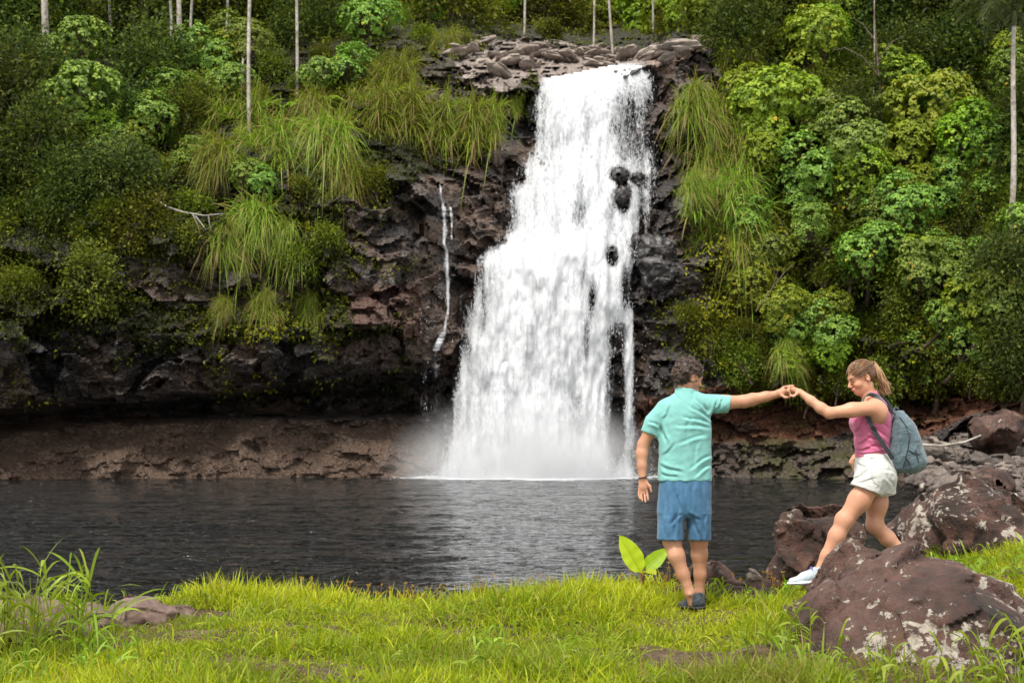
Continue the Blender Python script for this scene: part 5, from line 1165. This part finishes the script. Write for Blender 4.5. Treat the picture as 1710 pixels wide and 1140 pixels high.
for p_ in pk:
    n_ = nrm(p_ - Lm(-.02, 0, .02)); a = nrm(np.cross(n_, rdir(r, 1)[0])); bb_ = np.cross(n_, a); R_ = r.uniform(.006, .012); t = np.linspace(0, r.uniform(3, 6), 9)[:, None]
    mb.tube(p_ + n_ * (.001 + .004 * np.sin(t)) + R_ * (a * np.cos(t) + bb_ * np.sin(t)) - org, np.linspace(.0020, .0010, 9), 4, r.uniform(.1, 1.0), False)
mb.build('curls', MHAIR1, hair)
MSHOE = clothmat('dark_grey_mesh', (.040, .052, .062), 30, .7, .5, .4); MSOLE = flatmat('black_rubber', (.02, .02, .022)); MLACE = flatmat('grey_lace', (.12, .14, .15))
shoe('shoe', Q(1168, 1010.5, -.13), Q(1138, 1015, .10), man, org, (MSHOE, MSOLE, MLACE)); shoe('shoe', Q(1168, 1008, .04), Q(1180, 1006, .30), man, org, (MSHOE, MSOLE, MLACE))
mb = MB(); t = np.linspace(0, 2 * math.pi, 21); c = Q(1073, 796, -.02)
for k_, (rr_, dz) in enumerate(((.030, 0), (.031, -.009))): mb.tube(np.stack([c[0] + rr_ * np.cos(t), c[1] + rr_ * np.sin(t), c[2] + dz + .006 * np.cos(t + k_)], -1) - org, [.0028] * 21, 5, caps=False)
mb.tube(np.array([Q(1079.5, 795, -.03), Q(1082.5, 794.5, -.035), Q(1084, 793.5, -.03)]) - org, [.002] * 3, 4); tag(mb.build('bracelet', flatmat('dark_cord', (.03, .02, .025)), None), 'thin dark cord bracelets on the left wrist of the man', 'bracelet').location = Vector(org.tolist())
print('man', time.time() - T0)
# ---------------------------------------------------------------- the woman
org = Q(1400, 985, 0.0)
wom = thing('person', 'woman with blond ponytail, pink tank top and white shorts stepping over the largest boulder', 'woman', org)
fr = frame((-.90, -.24, -.36), 0.02); H = Q(1438, 631, -.0)
b = Sdf(Q(1288, 985, -.32), Q(1562, 592, .34), .0055)
head_parts(b, H, fr, True)
b.cap(Q(1455, 672, .0), Q(1447, 645, .0), .054, .047, .03); b.cap(Q(1452, 674, -.09), Q(1458, 674, .09), .046, .046, .05)
b.loft(secs([(765, 1436, 1478, .115), (740, 1433, 1481, .12), (712, 1431, 1483, .135), (690, 1434, 1481, .135), (674, 1440, 1475, .105), (664, 1446, 1466, .06)]), .03)
b.ell(Q(1459, 688, -.15), (.062, .055, .075), None, .05)
chain(b, [Q(1448, 681, -.165), Q(1412, 685, -.19), Q(1375, 690, -.20)], [.055, .0455, .038], .04); chain(b, [Q(1374, 690, -.20), Q(1362, 682, -.18), Q(1347, 669, -.14), Q(1332, 656, -.10)], [.0375, .037, .030, .0235], .02)
hand_set(b, [[Q(1320, 644.5, -.10 + .020 * i), Q(1313.5, 645 + .5 * i, -.112 + .020 * i), Q(1311.5, 653, -.118 + .020 * i), Q(1315.5, 659.5, -.113 + .020 * i)] for i in range(4)],
         [Q(1326, 657, -.12), Q(1319, 662, -.135), Q(1313.5, 661, -.13)], (Q(1329, 654, -.09), Q(1318, 650.5, -.085)), .031, ((.5, 0, .85), .75), .0078)
chain(b, [Q(1460, 682, .15), Q(1470, 712, .20), Q(1479, 738, .22)], [.05, .043, .036], .03); chain(b, [Q(1479, 738, .22), Q(1460, 752, .22), Q(1438, 764, .17)], [.036, .034, .024], .02)
hand_set(b, [[Q(1431.5 + 1.2 * i, 773, .10 + .02 * i), Q(1430 + i, 779 + (i % 2), .10 + .02 * i), Q(1431.5 + i, 785, .105 + .02 * i)] for i in range(4)], [Q(1434, 766, .12), Q(1429.5, 768, .10), Q(1428.5, 774, .095)], (Q(1436, 765, .15), Q(1432, 772, .14)), .028, ((0, 1, 0), .8), .0078)
b.loft(secs([(820, 1446, 1486, .12), (800, 1440, 1486, .13), (780, 1438, 1483, .125), (760, 1436, 1478, .11)]), .04)
chain(b, [Q(1453, 802, -.08), Q(1430, 834, -.08), Q(1407, 866, -.08)], [.077, .072, .0575], .04); chain(b, [Q(1407, 866, -.08), Q(1393, 893, -.075), Q(1376, 926, -.08), Q(1363, 953, -.08)], [.057, .0545, .040, .0335], .03)
b.ell(Q(1399, 866, -.08), (.035, .04, .045), None, .03); b.cap(Q(1363, 953, -.08), Q(1340, 966, -.08), .036, .03, .02)
chain(b, [Q(1472, 805, .07), Q(1468, 842, .07), Q(1464, 876, .07)], [.074, .072, .058], .04); chain(b, [Q(1465, 878, .07), Q(1487, 899, .09), Q(1514, 925, .11), Q(1538, 948, .12)], [.056, .053, .040, .033], .03); b.cap(Q(1538, 948, .12), Q(1530, 962, .12), .033, .03, .02)
sob(b, 'body', MSKIN2, wom, org, {'skin': skin_attr(H, fr, (.55, .29, .185), 0, (.55, .15, .13), (.10, .05, .03))})
# white teeth of the smile
mb = MB(); f_, s2, u2 = fr; c = H + f_ * .0935 - u2 * .0575
t = np.linspace(-1, 1, 9)[:, None]; mb.tube(c + s2 * t * .017 - f_ * .012 * t ** 2 - org, [.0028] * 9, 6); mb.build('teeth', flatmat('teeth', (.85, .82, .76), .3), wom)
# tank top
lo_, hi_ = Q(1415, 775, -.26), Q(1500, 645, .26); s = Sdf(lo_, hi_, .0055)
s.loft(secs([(766, 1430.5, 1484, .128), (745, 1428.5, 1485, .130), (722, 1426.5, 1487, .142), (704, 1425.5, 1487.5, .148), (690, 1428.5, 1487, .148), (676, 1435, 1481, .13), (667, 1441.5, 1474, .105), (659, 1445, 1466, .075), (652, 1447, 1463, .066)]), .03, 2.2)
for q in (-1, 1): s.ell(Q(1431, 706, q * .062), (.036, .05, .05), None, .05)
for q in (-1, 1): s.ell(Q(1445, 684, q * .185), (.088, .085, .082), None, .012, 's')
s.cut(Q(1455, 762, 0), (.05, 0, -1)); s.cut(Q(1452, 656, 0), (-.45, 0, 1)); 
TANK_F = [(1484, 752, 1450, 740, 2., .008), (1482, 744, 1446, 726, 2., .007), (1482, 732, 1450, 708, 2.2, .006), (1430, 752, 1462, 746, 2., .007), (1432, 742, 1456, 730, 2., .006), (1430, 757, 1480, 756, 1.6, .006), (1484, 716, 1462, 700, 2., .006), (1428, 722, 1444, 704, 2.2, .006), (1474, 700, 1478, 672, 2., .006)]
def wr4_(p): return creases(p, [(1424, 800, 1450, 786, 2., .007), (1428, 806, 1462, 800, 2., .006), (1470, 822, 1478, 800, 2., .004), (1492, 815, 1482, 795, 2., .006), (1432, 772, 1446, 782, 1.8, .006), (1496, 790, 1476, 782, 2., .005)])
def wr3(p):
    x, z = (p[:, 0] - H[0]) / KP, (H[2] - p[:, 2]) / KP
    g = fbm(np.stack([x * .02 + z * .02, z * .11 - x * .05, p[:, 1] * 4], -1), 3, 51) - .5; w_ = sst(55, 125, z)
    return -(.006 + .010 * w_) * g + creases(p, TANK_F)
s.warp(wr3, .03); s.shell(.012); MTANK = clothmat('pink_jersey', (.55, .14, .26), 9, .8, .4, .08); tank = sob(s, 'tank_top', MTANK, wom, org, None, 1)
# shorts
s = Sdf(Q(1405, 845, -.27), Q(1510, 750, .27), .0055)
s.loft(secs([(754, 1431.5, 1484, .130), (768, 1429, 1488, .142), (785, 1427.5, 1496, .158), (800, 1428, 1497, .160), (812, 1434, 1493, .135), (823, 1444, 1489, .11)]), .03, 2.2)
sl = Sdf(Q(1405, 845, -.27), Q(1510, 750, .27), .0055); sl.cap(Q(1455, 792, -.075), Q(1434, 828, -.08), .112, .104, .02); sl.cut(Q(1446, 818, 0), (-.34, 0, -.94)); join(s, sl, .03)
sl = Sdf(Q(1405, 845, -.27), Q(1510, 750, .27), .0055); sl.cap(Q(1472, 795, .045), Q(1474, 835, .05), .108, .106, .02); sl.cut(Q(1480, 827, 0), (.12, 0, -.99)); join(s, sl, .03)
s.cut(Q(1455, 757, 0), (.03, 0, 1))
def wr4(p):
    x, z = (p[:, 0] - H[0]) / KP, (H[2] - p[:, 2]) / KP
    g = fbm(np.stack([x * .09 + z * .05, z * .06 - x * .03, p[:, 1] * 5], -1), 3, 55) - .5; return -.010 * g + wr4_(p)
s.warp(wr4, .03); s.shell(.012); MDEN = clothmat('white_denim', (.58, .59, .56), 14, .85, .35, .06); sho = sob(s, 'shorts', MDEN, wom, org, None, 1)
def onsurf(obj_, org_, x, y, off=.004):
    """nearest-to-camera point of a garment at a photo position"""
    V = np.array([v_.co for v_ in obj_.data.vertices]) + org_; c0 = np.array([0, 0, CAMZ]); d = nrm(P(x, y, 10) - c0); w = V - c0; t = w @ d; e = np.linalg.norm(w - t[:, None] * d, axis=1)
    i = np.argsort(e)[:12]; j = i[np.argmin(t[i])]; return c0 + d * (t[j] - off)
mb = MB(); pk = [(1456, 768), (1456, 795), (1460, 806), (1470, 810), (1480, 805), (1487, 796), (1487, 770)]; mb.tube(np.array([onsurf(sho, org, *q) for q in pk]) - org, [.0016] * 7, 4); pk = [(1433, 763), (1455, 764), (1480, 764)]; mb.tube(np.array([onsurf(sho, org, *q) for q in pk]) - org, [.002] * 3, 4)
pk = [(1422, 807), (1436, 812), (1452, 818), (1466, 823)]; mb.tube(np.array([onsurf(sho, org, *q) for q in pk]) - org, [.0016] * 4, 4); mb.build('stitching', flatmat('grey_thread', (.40, .42, .42)), sho)
# hair + ponytail
s = Sdf(H - .16, H + .17, .005); M = np.stack(fr, 1); Lm = lambda a, c, d: H + fr[0] * a + fr[1] * c + fr[2] * d
s.ell(Lm(-.016, 0, .038), (.102, .081, .087), M); s.ell(Lm(-.055, 0, .0), (.055, .066, .06), M, .03); a_, c_, u_ = local_grid(s, H, fr)
s.f = np.maximum(s.f, np.maximum(a_ * .86 - u_ * .50 - .016, -(u_ + .05 + .3 * (a_ + .05)))).astype(np.float32)
s.f = np.maximum(s.f, np.minimum(np.minimum(a_ + .030, .020 - u_), .5 * (np.abs(c_) - .05))).astype(np.float32)
m = MT('blond_hair'); t_ = m.attr('tone'); MHAIR2 = m.done(m.bsdf(m.ramp(t_, [(.0, (.07, .03, .014)), (.35, (.17, .082, .036)), (.7, (.42, .25, .12)), (1., (.68, .47, .27))]), .42, .5, m.bump(m.noise(60, 3, .6, m.pos((1, 1, 1))), .4, .004)))
tie = Lm(-.118, 0, .058)
def htone(V):
    a, c, u = lc(V, H, fr); w = V - tie; an = np.arctan2(c, u - .05) * 9 ; return np.clip(.16 + .5 * (fbm(np.stack([an, np.linalg.norm(w, axis=1) * 3, 0 * an], -1), 3, 6) - .5) + 1.2 * np.clip(u - .06, 0, .1) * 3, 0, 1)
hair = sob(s, 'hair', MHAIR2, wom, org, {'tone': htone}, 1)
mb = MB(); r = RS(88)
for i in range(190):      # combed-back strands over the crown, gathered at the tie
    c0 = r.uniform(-1, 1); st_ = Lm(.055 + r.uniform(-.03, .012), c0 * .066, .075 - .035 * abs(c0) ** 1.5 * 1.2 + r.uniform(-.02, .01)); dv = st_ - Lm(-.016, 0, .038)
    t = np.linspace(0, 1, 9)[:, None]; pts = st_ * (1 - t) + tie * t; cc = Lm(-.016, 0, .038); d = pts - cc; loc = d @ M; nn_ = loc / np.array([.105, .084, .090]); pts = cc + (loc / np.linalg.norm(nn_, axis=1)[:, None] * (1 + .015 * r.rand())) @ M.T
    mb.tube(pts - org, np.linspace(.0016, .0014, 9), 4, np.clip(r.normal(.27, .22), 0, 1), False)
mb.build('strands', MHAIR2, hair)
mb = MB()
for i in range(430):      # ponytail
    j = r.normal(size=3) * .010; e = Q(1479 + r.normal() * 3.5, 652 + r.uniform(-14, 8), r.normal() * .022); m1 = Q(1466 + r.normal() * 3.2, 611 + r.normal() * 1.5, r.normal() * .016); m2 = Q(1470 + r.normal() * 5.5, 634, r.normal() * .03 - .01)
    t = np.linspace(0, 1, 12)[:, None]; a = tie + j; pts = (1 - t) ** 3 * a + 3 * t * (1 - t) ** 2 * m1 + 3 * t * t * (1 - t) * m2 + t ** 3 * e
    if i < 14: pts = pts + t ** 2 * np.array([r.uniform(.01, .05), 0, r.uniform(-.01, .05)])
    mb.tube(pts - org, np.linspace(.0022, .0010, 12), 4, np.clip(r.normal(.60, .26), 0, 1), False)
pt = mb.build('ponytail', MHAIR2, wom); mb = MB(); t = np.linspace(0, 2 * math.pi, 13)[:, None]; tn_ = nrm(Lm(-.2, 0, .08) - tie); mb.tube(tie + .014 * (fr[1] * np.cos(t) + fr[2] * np.sin(t)) - org, [.004] * 13, 6, caps=False); mb.build('hair_tie', MHAIR2, pt)
MSH2 = clothmat('pale_blue_mesh', (.50, .58, .63), 40, .7, .4, .15); MSO2 = flatmat('white_sole', (.62, .66, .68)); MLA2 = flatmat('violet_lace', (.16, .15, .42))
shoe('shoe', Q(1374, 966, -.08), Q(1313, 971.5, -.10), wom, org, (MSH2, MSO2, MLA2), (.10, 0, 1)); shoe('shoe', Q(1552, 962, .12), Q(1500, 975, .12), wom, org, (MSH2, MSO2, MLA2))
s = Sdf(Q(1350, 972, -.15), Q(1385, 935, .0), .005); s.cap(Q(1363, 953, -.08), Q(1366, 962, -.08), .040, .042, .01); s.cut(Q(1364, 951, -.08), (.15, 0, 1)); sob(s, 'sock', flatmat('white_sock', (.75, .75, .74), .9), wom, org)
print('woman', time.time() - T0)
# ---------------------------------------------------------------- backpack
bo = Q(1510, 790, 0); bp = thing('backpack', 'grey blue backpack worn on the back of the woman', 'backpack', bo)
m = MT('pack_canvas'); v = m.pos(); a = m.noise(11, 5, .6, v, dist=1.5); MPACK = m.done(m.bsdf(m.ramp(a, [(.3, (.058, .095, .115)), (.7, (.125, .185, .21))]), .6, .35, m.bump(a, .9, .03), Sheen_Weight=.2)); MSTR = clothmat('strap_webbing', (.075, .10, .12), 60, .8, .3, .2); MBLK = clothmat('dark_webbing', (.035, .042, .05), 60, .8, .3, .2)
s = Sdf(Q(1465, 800, -.24), Q(1560, 675, .24), .006)
s.loft(secs([(789, 1497, 1527, .09), (783, 1487, 1535, .125), (770, 1481, 1540, .142), (752, 1481, 1539, .146), (732, 1484, 1534, .142), (712, 1487, 1526, .13), (697, 1490, 1516, .105), (687, 1493, 1506, .07)]), .03, 2.5)
s.ell(Q(1534, 768, 0), (.042, .11, .075), None, .02)
s.warp(lambda p: -(fbm(p * np.array([7, 7, 4]), 3, 66) - .5) * .030 - (.5 - np.abs(fbm(p * np.array([14, 10, 9]), 2, 67) - .5)) * .012, .035); bd = sob(s, 'bag', MPACK, bp, bo)
mb = MB()
for pk in ([(1493, 690), (1504, 698), (1514, 712), (1519, 730), (1516, 750), (1512, 768), (1508, 780)], [(1512, 762), (1516, 768), (1520, 775)], [(1529, 752), (1532, 762), (1534, 772)], [(1518, 752), (1527, 757), (1536, 758)]):
    mb.tube(np.array([onsurf(bd, bo, *q, .002) for q in pk]) - bo, [.0045] * len(pk), 5)
mb.build('zips', MBLK, bp)
def strap(pts, wdir, w, mat, name='strap'):
    pts = np.array(pts); t = np.linspace(0, len(pts) - 1, 4 * len(pts)); pts = np.stack([np.interp(t, np.arange(len(pts)), pts[:, k]) for k in range(3)], -1)
    for _ in range(2): pts[1:-1] = (pts[:-2] + 2 * pts[1:-1] + pts[2:]) / 4
    T_ = nrm(np.gradient(pts, axis=0)); W_ = np.array([np.interp(t, np.linspace(0, t[-1], len(wdir)), np.array(wdir)[:, k]) for k in range(3)]).T; W_ = nrm(W_ - (W_ * T_).sum(1)[:, None] * T_); N_ = np.cross(T_, W_)
    R_ = np.stack([pts - W_ * w / 2 - N_ * .003, pts + W_ * w / 2 - N_ * .003, pts + W_ * w / 2 + N_ * .003, pts - W_ * w / 2 + N_ * .003], 1); n = len(pts); i = np.arange(n - 1)[:, None] * 4; j = np.arange(4)[None]; k = (j + 1) % 4
    return mk(name, R_.reshape(-1, 3) - bo, np.stack([i + j, i + k, i + 4 + k, i + 4 + j], -1).reshape(-1, 4), mat, bp)
strap([Q(1488, 691, -.07), Q(1477, 679, -.11), Q(1466, 669, -.125), Q(1455, 662, -.12), Q(1446, 658, -.115), Q(1437, 662, -.115), Q(1432, 676, -.115), Q(1432, 688, -.145)], [(.55, -.2, -.8), (.6, -.4, -.7), (0, 1, -.3), (0, 1, 0)], .036, MSTR)
strap([Q(1434, 686, -.155), Q(1442, 702, -.168), Q(1447, 714, -.170), Q(1460, 735, -.168), Q(1473, 753, -.158), Q(1482, 765, -.14)], [(.85, 0, .5)] * 2, .030, MBLK)
strap([Q(1495, 690, .07), Q(1488, 674, .10), Q(1480, 664, .11), Q(1468, 658, .11)], [(.8, -.5, .1)] * 2, .036, MSTR)
mb = MB(); c = Q(1448, 715, -.178) - bo
mb.tube([c + [-.018, 0, .010], c + [.018, 0, -.012]], [.0035] * 2, 5); mb.tube([c + [-.012, 0, .020], c + [.024, 0, -.002]], [.0035] * 2, 5); mb.tube([c + [-.018, 0, .010], c + [-.012, 0, .020]], [.0035] * 2, 5); mb.build('buckle', flatmat('buckle_plastic', (.03, .03, .03), .3), bp)
mb = MB(); mb.tube(np.array([Q(1490, 690, -.02), Q(1493, 681, -.01), Q(1500, 681, .01), Q(1503, 689, .02)]) - bo, [.007] * 4, 6); mb.build('handle', MSTR, bp)
print('done', time.time() - T0)
